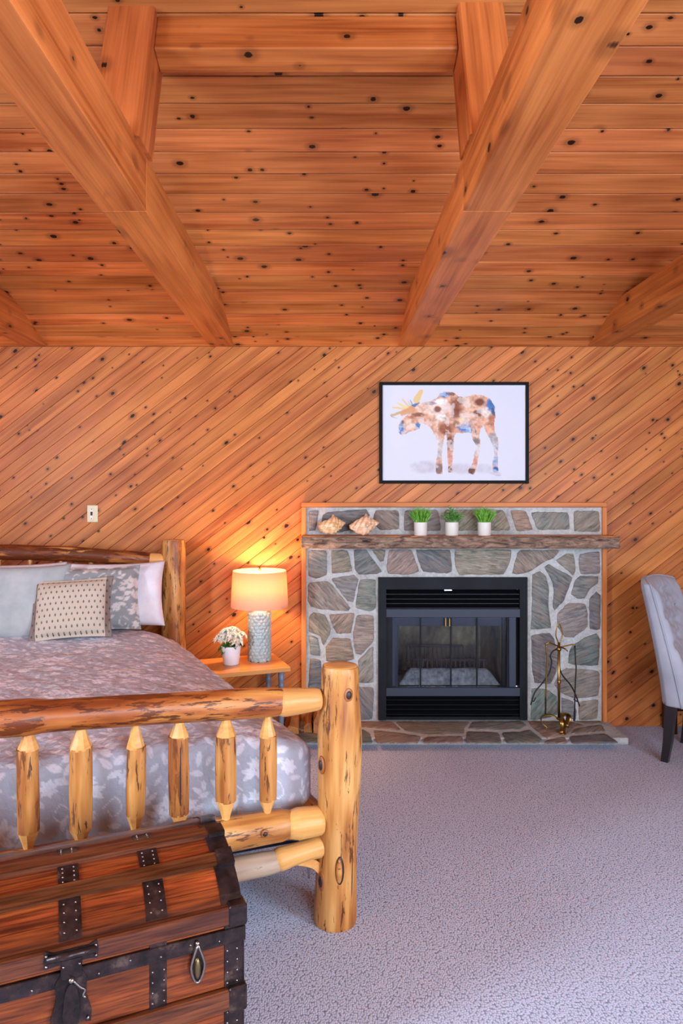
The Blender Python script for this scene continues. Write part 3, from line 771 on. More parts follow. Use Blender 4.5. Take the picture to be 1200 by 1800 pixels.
# split firewood stacked at the left end of the hearth
def splitlog(x0, x1, y0, y1, z0, z1, label, tilt=0):
    w, h, L = x1 - x0, z1 - z0, y1 - y0
    sec = [(0, 0), (w, 0.0), (w * .97, h * .62), (w * .62, h), (w * .1, h * .9)]
    n = len(sec); v = []; f = []
    for k in range(5):
        t = k / 4
        for (a, b) in sec: v.append((t * L, a + random.uniform(-.003, .003), b + (random.uniform(-.004, .004) if b > 0 else 0)))
    for k in range(4):
        for i in range(n):
            j = (i + 1) % n; f.append((k * n + i, k * n + j, (k + 1) * n + j, (k + 1) * n + i))
    f.append(tuple(range(n))[::-1]); f.append(tuple(4 * n + i for i in range(n)))
    o = mk('firewood_log', (v, f), M_FIREWOOD, None, axes((x1, y0, z0), (0, 1, 0), (-1, 0, 0), (0, 0, 1)) @ RZ(tilt))
    tag(o, label, 'firewood', 'split firewood by the hearth')
HT = HZ + 0.006
splitlog(-0.292, -0.186, 4.40, 4.66, 0.0, 0.10, 'split firewood log on the carpet, leftmost beside the hearth')
splitlog(-0.158, -0.106, 4.42, 4.64, HT, HT + 0.062, 'thin split firewood log on the hearth, middle of the three')
splitlog(-0.098, -0.036, 4.40, 4.62, HT, HT + 0.125, 'tall split firewood log on the hearth behind the foot post')

# ------------------------------------------------------------------ things on the mantel
MT = MZ1 + 0.0005
M_POT = plain('white_ceramic', lin(214, 208, 198), 0.5)
M_SOIL = plain('soil', lin(44, 32, 22), 0.95)
def leaf_mat(name, a, b):
    g = G(name, 0.5, 0.4); p = g.obj(); n = g.noise(p, 60.0, 2)
    g.col(g.ramp(n, [(0.35, a), (0.65, b)]))
    g.b.inputs['Subsurface Weight'].default_value = 0.0
    return g.m
M_GRASS = leaf_mat('grass_green', lin(74, 146, 40), lin(150, 206, 84))
M_LEAF = leaf_mat('leaf_green', lin(58, 122, 48), lin(140, 196, 98))
def blade(base, tip, w, bend):
    b, t = Vector(base), Vector(tip); d = t - b; side = d.cross(Vector((random.uniform(-1, 1), random.uniform(-1, 1), .2))).normalized()
    mid = b + d * .55 + Vector((0, 0, bend)); 
    return [b - side * w * .5, b + side * w * .5, mid + side * w * .55, t, mid - side * w * .55], [(0, 1, 2, 4), (4, 2, 3)]
def leafblade(p, dirv, L, w):
    p = Vector(p); d = Vector(dirv).normalized(); s = d.cross(Vector((0, 0, 1)))
    if s.length < .1: s = Vector((1, 0, 0))
    s.normalize(); n = s.cross(d)
    return [p, p + d * L * .35 + s * w / 2 + n * .15 * w, p + d * L * .72 + s * w * .4, p + d * L, p + d * L * .72 - s * w * .4, p + d * L * .35 - s * w / 2 + n * .15 * w, p + d * L * .4 - n * .1 * w], [(0, 6, 1), (1, 6, 2), (2, 6, 3), (3, 6, 4), (4, 6, 5), (5, 6, 0)]
def mantel_plant(px, label, leafy):
    y = 4.56; x = (px - 577) / 1200 * y
    E = empty('potted_plant', T(x, y, MT), label, 'plant', 'small potted plants on the mantel')
    pot = mk('pot', lathe([(0.040, 0), (0.0425, .003), (0.044, .085), (0.0435, .0885), (0.040, .088), (0.039, .075)], 32), M_POT, E, T(x, y, MT), True)
    auto_smooth(pot)
    mk('soil', lathe([(0.039, .070), (0.039, .076)], 20), M_SOIL, pot, T(x, y, MT))
    parts = []
    if not leafy:
        for i in range(420):
            a = random.uniform(0, 6.283); r0 = random.uniform(0, .03); sp = random.betavariate(1.6, 1.2)
            h = random.uniform(.075, .125) * (1.1 - .3 * sp) + .076
            r1 = r0 + sp * .068
            parts.append(blade((r0 * math.cos(a), r0 * math.sin(a), .074), (r1 * math.cos(a + random.uniform(-.2, .2)), r1 * math.sin(a), h), random.uniform(.003, .006), .008 * sp))
    else:
        for i in range(46):
            a = random.uniform(0, 6.283); sp = random.betavariate(1.5, 1.3); h = random.uniform(.06, .105) + (.035 if sp < .35 else 0)
            tip = Vector((sp * .088 * math.cos(a), sp * .07 * math.sin(a), .076 + h * (1 - .35 * sp)))
            base = Vector((0.01 * math.cos(a), .01 * math.sin(a), .074)); 
            parts.append(tube([base, (base + tip) / 2 + Vector((0, 0, .008)), tip], .0012, 4))
            for k in range(6):
                t = .4 + .6 * k / 5; p = base.lerp(tip, t); b = k * 2.4 + a
                parts.append(leafblade(p, (math.cos(b), math.sin(b), random.uniform(-.1, .7)), random.uniform(.018, .027), random.uniform(.012, .016)))
    mk('foliage', join(*parts), M_LEAF if leafy else M_GRASS, E, T(x, y, MT))
mantel_plant(739, 'grassy potted plant on the mantel, nearest the seashells', False)
mantel_plant(794, 'round-leaved potted plant on the mantel between the two grassy ones', True)
mantel_plant(851, 'grassy potted plant on the mantel, furthest right', False)

# conch shells
def shell_mat(name, a, b, c):
    g = G(name, 0.35, 0.5); p = g.obj(); n = g.noise(g.vm('MULTIPLY', p, (25, 60, 60)), 1.0, 4, 0.6, 0.5)
    g.col(g.ramp(n, [(0.3, a), (0.5, b), (0.68, c)])); g.bump(n, 0.3, 0.004); return g.m
def conch(name, px, label, L, flip, mat, rz):
    y = 4.565; x = (px - 577) / 1200 * y
    nx, na = 44, 64; v = []; f = []
    for i in range(nx + 1):
        t = i / nx
        # profile: pointed canal end, swelling to the shoulder, then a stepped spire
        if t < .62: r = (0.012 + 0.055 * math.sin(min(1, t / .62) * math.pi / 2) ** 1.1) if flip else (.036 * min(1, t / .06) ** .5 + .030 * (t / .62) ** 2)
        else:
            u = (t - .62) / .38; r = 0.067 * (1 - u) ** 1.15 + .003; r *= 1 - .12 * math.sin(u * 22)
        for k in range(na):
            a = 2 * math.pi * k / na
            rr = r
            # spiral row of knobs on the shoulder and the spire
            sh = math.exp(-((t - .60 - .02 * (a / 6.283)) / .05) ** 2)
            rr += .030 * sh * max(0, math.cos(3.5 * a + .9 + t * 3)) ** 3 + .004 * math.sin(5 * a + 31 * t) * min(1, rr / .03)
            if t > .7: rr += .010 * (1 - t) / .3 * max(0, math.cos(7 * a + 20 * t)) ** 4
            # flared lip
            lip = max(0, math.cos(a - 4.0)) ** 6 * math.sin(min(1, max(0, t / .66)) * math.pi)
            rr += .030 * lip
            fl = max(0, math.cos(a - 4.7)) ** 10 * math.sin(min(1, t / .62) * math.pi); rr -= .02 * fl * min(1, rr / .04)
            v.append(((t - .5) * L, rr * math.cos(a) * .92, rr * math.sin(a) * .80))
    for i in range(nx):
        for k in range(na):
            j = (k + 1) % na; f.append((i * na + k, i * na + j, (i + 1) * na + j, (i + 1) * na + k))
    f.append(tuple(range(na))[::-1]); f.append(tuple(nx * na + k for k in range(na)))
    Mr = RZ(rz) @ RY(-8) @ RX(18)
    vv = [Mr @ Vector(p) for p in v]; zmin = min(p.z for p in vv)
    vv = [p - Vector((0, 0, zmin)) for p in vv]
    o = mk(name, (vv, f), mat, None, T(x, y, MT), True); tag(o, label, 'seashell', 'conch shells on the mantel')
conch('conch_shell', 583, 'knobbly tan conch shell at the left end of the mantel', .185, 0, shell_mat('tan_shell', lin(196, 132, 78), lin(226, 180, 126), lin(244, 220, 186)), 6)
conch('conch_shell', 640, 'pink-tinged conch shell on the mantel, pointed end left, beside the first plant', .20, 1, shell_mat('pink_shell', lin(206, 142, 104), lin(230, 184, 144), lin(242, 214, 186)), -4)

# ------------------------------------------------------------------ framed moose picture
PX0, PX1 = (666.5 - 577) * 4.675 / 1200, (928 - 577) * 4.675 / 1200
PZ0, PZ1 = 1.6 - (850 - 867) * 4.675 / 1200, 1.6 - (672 - 867) * 4.675 / 1200
pic = empty('framed_picture', T((PX0 + PX1) / 2, 4.684, PZ0), 'black-framed watercolour print of a moose hung above the mantel', 'picture')
M_FRAME = plain('black_frame', lin(18, 16, 16), 0.6, 0, 0.12)
fw = .021
mk('frame_side', bx(PX0, PX0 + fw, 4.655, 4.685, PZ0, PZ1, .002), M_FRAME, pic)
mk('frame_side', bx(PX1 - fw, PX1, 4.655, 4.685, PZ0, PZ1, .002), M_FRAME, pic)
mk('frame_side', bx(PX0 + fw, PX1 - fw, 4.655, 4.685, PZ0, PZ0 + fw, .002), M_FRAME, pic)
mk('frame_side', bx(PX0 + fw, PX1 - fw, 4.655, 4.685, PZ1 - fw, PZ1, .002), M_FRAME, pic)
def inpoly(x, y, P):
    r = np.zeros(x.shape, bool); j = len(P) - 1
    for i in range(len(P)):
        xi, yi = P[i]; xj, yj = P[j]
        c = ((yi > y) != (yj > y)) & (x < (xj - xi) * (y - yi) / (yj - yi + 1e-9) + xi); r ^= c; j = i
    return r
def seg(x, y, a, b):
    ax, ay = a; dx, dy = b[0] - ax, b[1] - ay
    t = np.clip(((x - ax) * dx + (y - ay) * dy) / (dx * dx + dy * dy), 0, 1)
    return np.hypot(x - ax - t * dx, y - ay - t * dy), t
NXP, NYP = 300, 200
gx, gy_ = np.meshgrid(np.linspace(122, 1062, NXP), np.linspace(142, 768, NYP))
wx = gx + 10 * (fbm(gx / 22, gy_ / 22, 3) - .5); wy = gy_ + 10 * (fbm(gx / 22 + 9, gy_ / 22 + 4, 3) - .5)
def c3(*c): return np.array(lin(*c)[:3])
img = np.zeros((NYP, NXP, 3)) + c3(206, 205, 215)
def put(mask, col):
    global img
    img = img * (1 - mask[..., None]) + col * mask[..., None]
nz1 = fbm(gx / 40, gy_ / 40, 4)
# ground wash
for cx, cy, rx, ry, s in ((400, 680, 110, 50, .7), (640, 690, 120, 42, .6), (780, 690, 80, 36, .6), (330, 672, 40, 14, .6), (860, 720, 50, 12, .5), (880, 735, 30, 6, .6)):
    d = np.hypot((wx - cx) / rx, (wy - cy) / ry); put(np.clip((1 - d) * 2.2, 0, 1) * s * np.clip(nz1 * 1.6, 0, 1), c3(176, 164, 172))
MOOSE = [(330,290),(362,268),(400,255),(440,245),(480,225),(500,200),(545,183),(590,190),(620,215),(660,220),(700,212),(735,205),(790,210),(830,235),(862,290),(862,340),(858,400),(855,432),(866,460),(884,505),(886,545),(878,600),(882,650),(886,716),(848,718),(847,650),(857,600),(850,540),(825,490),(800,445),(787,405),(775,420),(765,445),(757,475),(766,520),(762,565),(750,620),(736,700),(722,730),(684,720),(690,695),(715,655),(728,580),(740,545),(715,500),(705,460),(690,455),(650,458),(610,452),(598,470),(588,500),(590,560),(582,620),(582,680),(588,716),(556,716),(552,640),(546,560),(545,490),(540,470),(528,476),(522,525),(512,600),(515,680),(518,724),(475,724),(470,680),(482,620),(485,560),(470,480),(450,440),(438,418),(400,400),(375,388),(372,405),(365,428),(340,442),(300,447),(270,465),(242,470),(229,452),(226,412),(240,380),(265,355),(285,338)]
body = inpoly(wx, wy, MOOSE).astype(float)
bodyc = np.zeros_like(img) + c3(206, 156, 128)
BL = [(480,300,80,60,(226,196,180),.9),(620,270,60,70,(134,70,40),.9),(600,330,40,40,(120,58,34),.8),(485,300,30,25,(112,54,32),.9),(540,430,60,50,(140,74,46),.9),(515,350,40,26,(232,226,214),.9),(530,360,22,10,(150,128,84),.7),
      (690,280,60,50,(220,176,146),.8),(760,250,45,30,(104,50,30),.95),(750,325,34,24,(112,56,36),.9),(815,320,40,40,(226,214,204),.8),(835,270,36,45,(44,104,160),.95),(850,320,14,30,(30,70,120),.9),(840,380,30,50,(176,112,82),.9),
      (530,205,46,20,(46,108,170),.95),(580,200,30,18,(96,60,46),.8),(500,250,50,26,(230,226,224),.85),(440,262,45,14,(96,104,124),.7),(660,420,46,34,(40,110,186),.95),(650,410,18,20,(30,70,130),.8),(690,440,26,20,(120,170,214),.8),
      (720,440,22,30,(120,56,40),.8),(740,400,40,40,(202,150,128),.7),(700,380,40,20,(198,170,160),.6),(390,300,50,40,(226,190,170),.8),(360,335,46,16,(132,70,44),.9),(410,390,30,26,(206,128,100),.7),
      (245,425,26,46,(40,112,170),.95),(355,410,22,26,(64,118,168),.9),(290,400,40,40,(222,186,166),.9),(270,450,26,16,(170,130,124),.8),(300,345,30,20,(190,120,84),.8),(250,385,16,14,(30,60,96),.7),
      (495,560,34,90,(188,180,176),.9),(495,690,30,40,(128,104,100),.95),(565,520,30,60,(120,62,42),.9),(568,610,26,60,(206,146,128),.9),(570,695,20,26,(104,62,52),.95),(735,510,30,30,(110,110,116),.8),(745,570,26,50,(192,186,182),.8),(725,640,24,40,(190,126,106),.8),(705,705,28,28,(98,54,46),.95),
      (850,500,40,50,(160,158,158),.85),(868,560,26,60,(170,170,178),.9),(868,640,24,40,(152,172,200),.9),(866,700,26,24,(34,96,164),.98),(640,370,30,20,(232,206,150),.7),(660,330,40,30,(222,184,158),.7),(610,395,30,30,(110,60,40),.6)]
for cx, cy, rx, ry, col, s in BL:
    d = np.hypot((wx - cx) / rx, (wy - cy) / ry) + .5 * (nz1 - .5)
    m = np.clip((1.05 - d) * 2.4, 0, 1) * s; bodyc = bodyc * (1 - m[..., None]) + c3(*col) * m[..., None]
bodyc *= (0.55 + .9 * fbm(gx / 16, gy_ / 16, 4))[..., None]
wht = np.clip((fbm(gx / 34 + 40, gy_ / 34 + 3, 4) - .58) * 6, 0, .45)[..., None]; bodyc = bodyc * (1 - wht) + c3(228, 220, 216) * wht
img = img * (1 - body[..., None]) + bodyc * body[..., None]
for a, b, w, col in (((315, 300), (178, 340), 15, (190, 160, 100)), ((310, 305), (190, 285), 12, (216, 190, 126)), ((305, 300), (225, 262), 13, (222, 196, 130)), ((310, 295), (255, 236), 10, (210, 184, 130)), ((320, 290), (292, 250), 9, (200, 186, 160)), ((325, 285), (306, 240), 7, (110, 120, 160)), ((322, 282), (360, 258), 13, (74, 92, 140)),
                     ((345, 240), (376, 186), 24, (214, 182, 112)), ((315, 300), (250, 330), 24, (206, 146, 104)), ((180, 348), (215, 360), 4, (30, 40, 60)), ((870, 732), (912, 728), 2.2, (120, 116, 124)), ((862, 742), (890, 738), 2.0, (120, 116, 124)), ((905, 720), (880, 740), 2.0, (130, 126, 132))):
    d, t = seg(wx, wy, a, b); m = np.clip((w * (1 - .35 * t) - d) / 5, 0, 1) * .92; put(m, c3(*col) * 1.0)
# mesh of the print
X = np.linspace(PX0 + fw, PX1 - fw, NXP); Z = np.linspace(PZ1 - fw, PZ0 + fw, NYP)
gX, gZ = np.meshgrid(X, Z)
def grid_mesh(name, pts, ni, nj, col, mat, parent=None, M=None, smooth=True):
    me = bpy.data.meshes.new(name); nv = ni * nj; nf = (ni - 1) * (nj - 1)
    me.vertices.add(nv); me.vertices.foreach_set('co', np.asarray(pts, np.float32).reshape(-1))
    idx = np.arange(nv).reshape(ni, nj)
    q = np.stack([idx[:-1, :-1], idx[1:, :-1], idx[1:, 1:], idx[:-1, 1:]], -1).reshape(-1)
    me.loops.add(nf * 4); me.loops.foreach_set('vertex_index', q.astype(np.int32))
    me.polygons.add(nf); me.polygons.foreach_set('loop_start', np.arange(0, nf * 4, 4, dtype=np.int32))
    me.update(calc_edges=True)
    if smooth: me.polygons.foreach_set('use_smooth', np.ones(nf, bool))
    if col is not None:
        at = me.color_attributes.new('Col', 'FLOAT_COLOR', 'POINT')
        c = np.ones((nv, 4), np.float32); c[:, :3] = np.asarray(col).reshape(-1, 3); at.data.foreach_set('color', c.reshape(-1))
    me.materials.append(mat); me.validate()
    o = bpy.data.objects.new(name, me)
    return link(o, parent, M)
def vcol_mat(name, rough, bumpf=None):
    g = G(name, rough, 0.3); a = g.n('ShaderNodeAttribute', {'attribute_name': 'Col'})
    g.col(a.outputs['Color'])
    if bumpf: bumpf(g)
    return g.m
M_PRINT = vcol_mat('watercolour_print', 0.6)
mk('backing', bx(PX0 + .004, PX1 - .004, 4.670, 4.684, PZ0 + .004, PZ1 - .004), M_POT, pic)
grid_mesh('print', np.stack([gX, np.full_like(gX, 4.668), gZ], -1), NYP, NXP, img, M_PRINT, pic, None, False)

# ------------------------------------------------------------------ wall plate
wp = empty('wall_plate', T((162.5 - 577) * 4.68 / 1200, 4.684, 1.6 - (903 - 867) * 4.68 / 1200), 'cream wall plate with a switch on the boarded wall above the headboard', 'switch')
wx0, wz0 = (162.5 - 577) * 4.68 / 1200, 1.6 - (903 - 867) * 4.68 / 1200
M_CREAM = plain('cream_plastic', lin(214, 200, 160), 0.4); M_IVORY = plain('ivory_plastic', lin(228, 214, 196), 0.35)
M_INK = plain('black_plastic', lin(30, 28, 26), 0.5)
mk('plate', bx(wx0 - .037, wx0 + .037, 4.678, 4.686, wz0 - .058, wz0 + .058, .003), M_CREAM, wp)
mk('insert', bx(wx0 - .020, wx0 + .008, 4.674, 4.68, wz0 - .045, wz0 + .038, .003), M_IVORY, wp)
mk('toggle', bx(wx0 - .010, wx0 + .002, 4.666, 4.675, wz0 - .012, wz0 + .014, .002), M_INK, wp)
for dz in (-.034, .030): mk('screw', lathe([(.0035, 0), (.003, .002)], 12), M_INK, wp, axes((wx0 - .005, 4.674, wz0 + dz), (1, 0, 0), (0, 0, 1), (0, -1, 0)))

# ------------------------------------------------------------------ bedside table, lamp, begonia
TZ = 0.507
tdx, tdy = Vector((.354, -.935, 0)), Vector((-.935, -.354, 0))          # towards the room, towards the bed
tb = Vector((-.376, 4.668, 0))
def tabM(): return axes(tb + Vector((0, 0, TZ)), -tdy, -tdx, (0, 0, 1))
TM = tabM()   # x to the right, y to the wall
M_GREYPAINT = plain('blue_grey_paint', lin(112, 120, 138), 0.4)
M_SHADE = G('linen_shade', 0.9, 0.1)
def shade_mat():
    g = M_SHADE; t = g.t; g.b.inputs['Base Color'].default_value = lin(216, 184, 156)
    tr = t.nodes.new('ShaderNodeBsdfTranslucent'); tr.inputs[0].default_value = lin(255, 196, 140)
    mx = t.nodes.new('ShaderNodeMixShader'); mx.inputs[0].default_value = 0.34
    t.links.new(g.b.outputs[0], mx.inputs[1]); t.links.new(tr.outputs[0], mx.inputs[2]); t.links.new(mx.outputs[0], t.nodes['Material Output'].inputs[0])
    n = g.noise(g.vm('MULTIPLY', g.obj(), (300, 300, 300)), 1.0, 2); g.bump(n, .1, .002)
shade_mat()
M_LAMPBASE = G('celadon_glaze', 0.18, 0.6)
M_LAMPBASE.b.inputs['Base Color'].default_value = lin(156, 172, 172)
def bedside_table(M, label):
    E = empty('bedside_table', M @ T(0, 0, -TZ), label, 'table', 'bedside tables')
    mk('tabletop', bx(-.52, 0, -.395, 0, -.030, 0, .004), M_TABLE, E, M)
    prof = [(.017, -TZ), (.019, -TZ + .02), (.014, -TZ + .06), (.018, -TZ + .2), (.019, -.20), (.013, -.185), (.021, -.165), (.021, -.155), (.014, -.14), (.0195, -.125), (.0195, -.12), (.015, -.112), (.019, -.10), (.020, -.030)]
    for x in (-.475, -.05):
        for y in (-.35, -.05): mk('leg', lathe(prof, 18), M_GREYPAINT, E, M @ T(x, y, 0), True)
    mk('apron', bx(-.48, -.045, -.058, -.042, -.09, -.030), M_GREYPAINT, E, M)
    return E
bedside_table(TM, 'pine-topped bedside table with grey turned legs beside the bed')
LX, LY = -.451, 4.474
def lamp(x, y, z, label, power):
    E = empty('table_lamp', T(x, y, z), label, 'lamp', 'bedside lamps')
    # pebbled column
    na, nh = 168, 190; R, H = .0745, .315
    rs = np.random.RandomState(5); sites = []
    rows = 15; per = 14
    for i in range(rows):
        for k in range(per):
            sites.append(((k + .5 * (i % 2) + rs.uniform(-.16, .16)) / per * 2 * math.pi * R, (i + .5 + rs.uniform(-.14, .14)) / rows * H, rs.uniform(.0165, .0195)))
    A, Hh = np.meshgrid(np.arange(na) / na * 2 * math.pi * R, np.linspace(0, H, nh))
    hgt = np.zeros_like(A)
    C = 2 * math.pi * R
    for sx, sz, sr in sites:
        dx = np.abs(A - sx); dx = np.minimum(dx, C - dx); d = np.hypot(dx, (Hh - sz) * 1.15) / sr
        hgt = np.maximum(hgt, np.sqrt(np.maximum(0, 1 - d * d)))
    rr = R - .006 + .009 * hgt
    th = A / R
    pts = np.stack([rr * np.cos(th), rr * np.sin(th), Hh], -1)
    pts = np.concatenate([pts, pts[:, :1]], 1)
    b = grid_mesh('base', pts, nh, na + 1, None, M_LAMPBASE.m, E, T(x, y, z))
    mk('base_cap', lathe([(R - .004, H - .001), (.02, H + .004), (.012, H + .03), (.012, H + .05)], 24), M_LAMPBASE.m, E, T(x, y, z), True)
    mk('base_foot', lathe([(R - .003, 0), (R - .003, .004)], 32), plain('felt', lin(60, 56, 50), .9), E, T(x, y, z))
    z0, z1, r0, r1 = .352, .586, .188, .175
    n = 64
    mk('shade', lathe([(r0, z0), (r0 * .5 + r1 * .5, (z0 + z1) / 2), (r1, z1), (r1 - .0025, z1), (r0 - .0025, z0), (r0, z0)], n, False), M_SHADE.m, E, T(x, y, z), True)
    mk('harp', join(tube(smoothpts([(.0, 0, H + .05), (.05, 0, .44), (.055, 0, .50), (.03, 0, .57), (0, 0, .585)], 5), .002, 6), tube(smoothpts([(.0, 0, H + .05), (-.05, 0, .44), (-.055, 0, .50), (-.03, 0, .57), (0, 0, .585)], 5), .002, 6)), M_BRASS, E, T(x, y, z))
    mk('finial', lathe([(.004, .58), (.009, .59), (.006, .603), (.001, .612)], 14), M_BRASS, E, T(x, y, z), True)
    g = G('bulb_glow'); g.b.inputs['Emission Color'].default_value = (1, .66, .36, 1); g.b.inputs['Emission Strength'].default_value = 30
    g.m.cycles.emission_sampling = 'NONE'
    mk('bulb', sphere(.03, (0, 0, .46), 16, 10, (1, 1, 1.25)), g.m, E, T(x, y, z), True)
    d = bpy.data.lights.new('lamp_light', 'POINT'); d.energy = power; d.color = (1.0, 0.56, 0.26); d.shadow_soft_size = .05
    lo = bpy.data.objects.new('lamp_light', d); link(lo, E, T(x, y, z + .515))
    return E
lamp(LX, LY, TZ + .0005, 'lit table lamp with pebbled grey-green base and drum shade by the bed', 20)
# the matching pair on the far side of the bed, just out of the picture
TM2 = axes((-3.28, 3.98, TZ), (.94, .342, 0), (-.342, .94, 0), (0, 0, 1))
bedside_table(TM2, 'pine-topped bedside table on the far left side of the bed')
lamp(-3.50, 3.70, TZ + .0005, 'matching lit table lamp on the far left side of the bed', 26)

# begonia
bxp, byp = -.623, 4.372
beg = empty('potted_begonia', T(bxp, byp, TZ), 'white-flowered begonia in a ribbed white pot on the bedside table', 'plant')
M_WPOT = plain('white_pot', lin(224, 222, 228), 0.5)
prof = [(.047, 0), (.050, .002)]
for i in range(22): prof.append((.050 + .0125 * i / 22 + (.0006 if i % 2 else 0), .004 + .108 * i / 22))
prof += [(.0635, .118), (.0625, .1195), (.059, .118), (.057, .10)]
mk('pot', lathe(prof, 40), M_WPOT, beg, T(bxp, byp, TZ + .0005), True)
mk('soil', lathe([(.058, .098), (.058, .102)], 24), M_SOIL, beg, T(bxp, byp, TZ))
M_BLEAF = leaf_mat('begonia_leaf', lin(36, 78, 30), lin(96, 146, 52)); M_PETAL = plain('white_petal', lin(246, 238, 222), 0.6)
def bigleaf(L, w):
    n = 8; v = []; f = []
    for i in range(n + 1):
        t = i / n; ww = w * math.sin(math.pi * min(1, t * .92 + .08)) ** .7 * (1 - .15 * t)
        for s in (-1, -.5, 0, .5, 1): v.append((t * L, s * ww / 2, .012 * abs(s) ** 1.5 - .03 * t * t))
    for i in range(n):
        for k in range(4): f.append((i * 5 + k, (i + 1) * 5 + k, (i + 1) * 5 + k + 1, i * 5 + k + 1))
    return v, f
for (ax, el, L, w, h) in ((200, -14, .085, .07, .135), (225, -20, .08, .065, .12), (275, 32, .075, .055, .105), (300, 10, .07, .05, .12), (170, 20, .08, .06, .15), (250, 8, .07, .06, .13), (340, 15, .07, .05, .125), (60, 20, .07, .05, .13)):
    mk('leaf', bigleaf(L, w), M_BLEAF, beg, T(bxp, byp, TZ + h) @ RZ(ax) @ RY(-el) @ T(.008, 0, 0), True)
def blossom(s):
    parts = []
    for ring, (k, rr, el) in enumerate(((6, 1.0, 15), (5, .72, 45), (4, .42, 70))):
        for i in range(k):
            lf = bigleaf(s * rr, s * rr * .85)
            parts.append(xf(lf, RZ(i * 360 / k + ring * 31) @ RY(-el) @ T(.002, 0, 0)))
    return join(*parts)
bl = None
for (dx, dy, dz, s) in ((-.01, -.02, .225, .028), (.02, -.015, .222, .026), (-.034, -.012, .212, .026), (.0, -.040, .20, .030), (.032, -.034, .198, .028), (-.03, -.038, .19, .027), (.048, -.03, .178, .026), (.02, -.055, .178, .028), (.05, -.04, .158, .024), (-.075, -.01, .188, .022), (-.078, -.025, .17, .022), (.072, 0, .19, .022), (.066, -.01, .205, .018), (0, .02, .225, .026), (-.045, -.045, .172, .02), (.03, -.05, .152, .02)):
    Mb = T(bxp + dx, byp + dy, TZ + dz - .006) @ RZ(random.uniform(0, 360)) @ RX(random.uniform(5, 40)) @ Matrix.Scale(s / .028 * 1.3, 4)
    if bl is None: bl = mk('blossom', blossom(.028), M_PETAL, beg, Mb, True)
    else: dup(bl, beg, Mb)
mk('stem', join(*[tube([(0, 0, .10), (dx * .6, dy * .6, .16), (dx, dy, .20)], .0016, 5) for dx, dy in ((-.07, -.01), (.065, -.005), (0, -.03), (.03, -.03), (-.03, -.02))]), M_BLEAF, beg, T(bxp, byp, TZ))

# ------------------------------------------------------------------ log bed
FR = Vector((.024, 2.56, 0)); HR = Vector((-1.014, 4.49, 0))
uF = Vector((-.940, -.342, 0)); uH = Vector((-.970, -.242, 0)); aB = (HR - FR).normalized()
BWID = 1.94
FL = FR + uF * BWID; HL = HR + uH * BWID
bed = empty('log_bed', T(*((FR + FL + HR + HL) / 4)), 'rustic peeled-log bed frame with spindled head and foot boards', 'bed')
def log(name, p0, p1, prof, mat, parent, seed=0, n=28, m=40, bend=(0, 0), rough=.05, ends=None, up=(0, 0, 1)):
    """log from p0 to p1; prof = [(t, radius)]"""
    p0, p1 = Vector(p0), Vector(p1); L = (p1 - p0).length
    ts = [q[0] for q in prof]; rs_ = [q[1] for q in prof]
    T_, A = np.meshgrid(np.linspace(0, 1, m), np.arange(n) / n * 2 * math.pi, indexing='ij')
    r = np.interp(T_, ts, rs_)
    r = r * (1 + rough * (2 * fbm(np.cos(A) * 1.3 + 5 + seed * 3.7, np.sin(A) * 1.3 + 9 + T_ * L * 3.1 + seed * 7.1, 3) - 1) * 1.6)
    cy = bend[0] * np.sin(np.pi * T_) ; cz = bend[1] * np.sin(np.pi * T_)
    P = np.stack([T_ * L, cy + r * np.cos(A), cz + r * np.sin(A)], -1).reshape(-1, 3)
    f = []
    for i in range(m - 1):
        for k in range(n):
            j = (k + 1) % n; f.append((i * n + k, i * n + j, (i + 1) * n + j, (i + 1) * n + k))
    f.append(tuple(range(n))[::-1]); f.append(tuple((m - 1) * n + k for k in range(n)))
    return auto_smooth(mk(name, (P.tolist(), f), mat, parent, along(p0, p1, up)), 50)
def knot(parent, c, nrm_, r, ry):
    c = Vector(c); z = Vector(nrm_).normalized(); x = Vector((0, 0, 1)).cross(z).normalized(); y = z.cross(x)
    k = mk('knot', sphere(1, (0, 0, 0), 20, 8, (r * 1.55, ry * 1.7, .005)), M_KNOTRING, parent, axes(c, x, y, z), True)
    mk('knot_heart', sphere(1, (0, 0, .003), 16, 8, (r, ry, .006)), M_KNOT, k, axes(c, x, y, z), True)
# posts
fp = log('foot_post', FR, FR + Vector((.021, 0, .954)), [(0, .078), (.02, .081), (.3, .0765), (.55, .0805), (.72, .083), (.9, .072), (.985, .0705), (1, .066)], M_LOG, bed, 1, bend=(.004, 0), rough=.035, m=60)
tc_ = FR + Vector((.021, 0, .954))
mk('cut_top', lathe([(.064, 0), (.063, .0015), (.03, .002), (.002, .002)], 28), M_CUT, fp, T(*tc_), True)
toC = (Vector((0, 0, 0)) - FR); toC.z = 0; toC.normalize()
def onpost(ang, z, r=.079):
    d = Matrix.Rotation(math.radians(ang), 3, 'Z') @ toC
    return FR + d * r + Vector((.021 * z / .954, 0, z)), d
for (ang, z, r, ry, rad) in ((26, .862, .012, .016, .071), (-52, .60, .012, .020, .080), (-44, .175, .010, .022, .077)):
    c, d = onpost(ang, z, rad); knot(fp, c, d, r, ry)
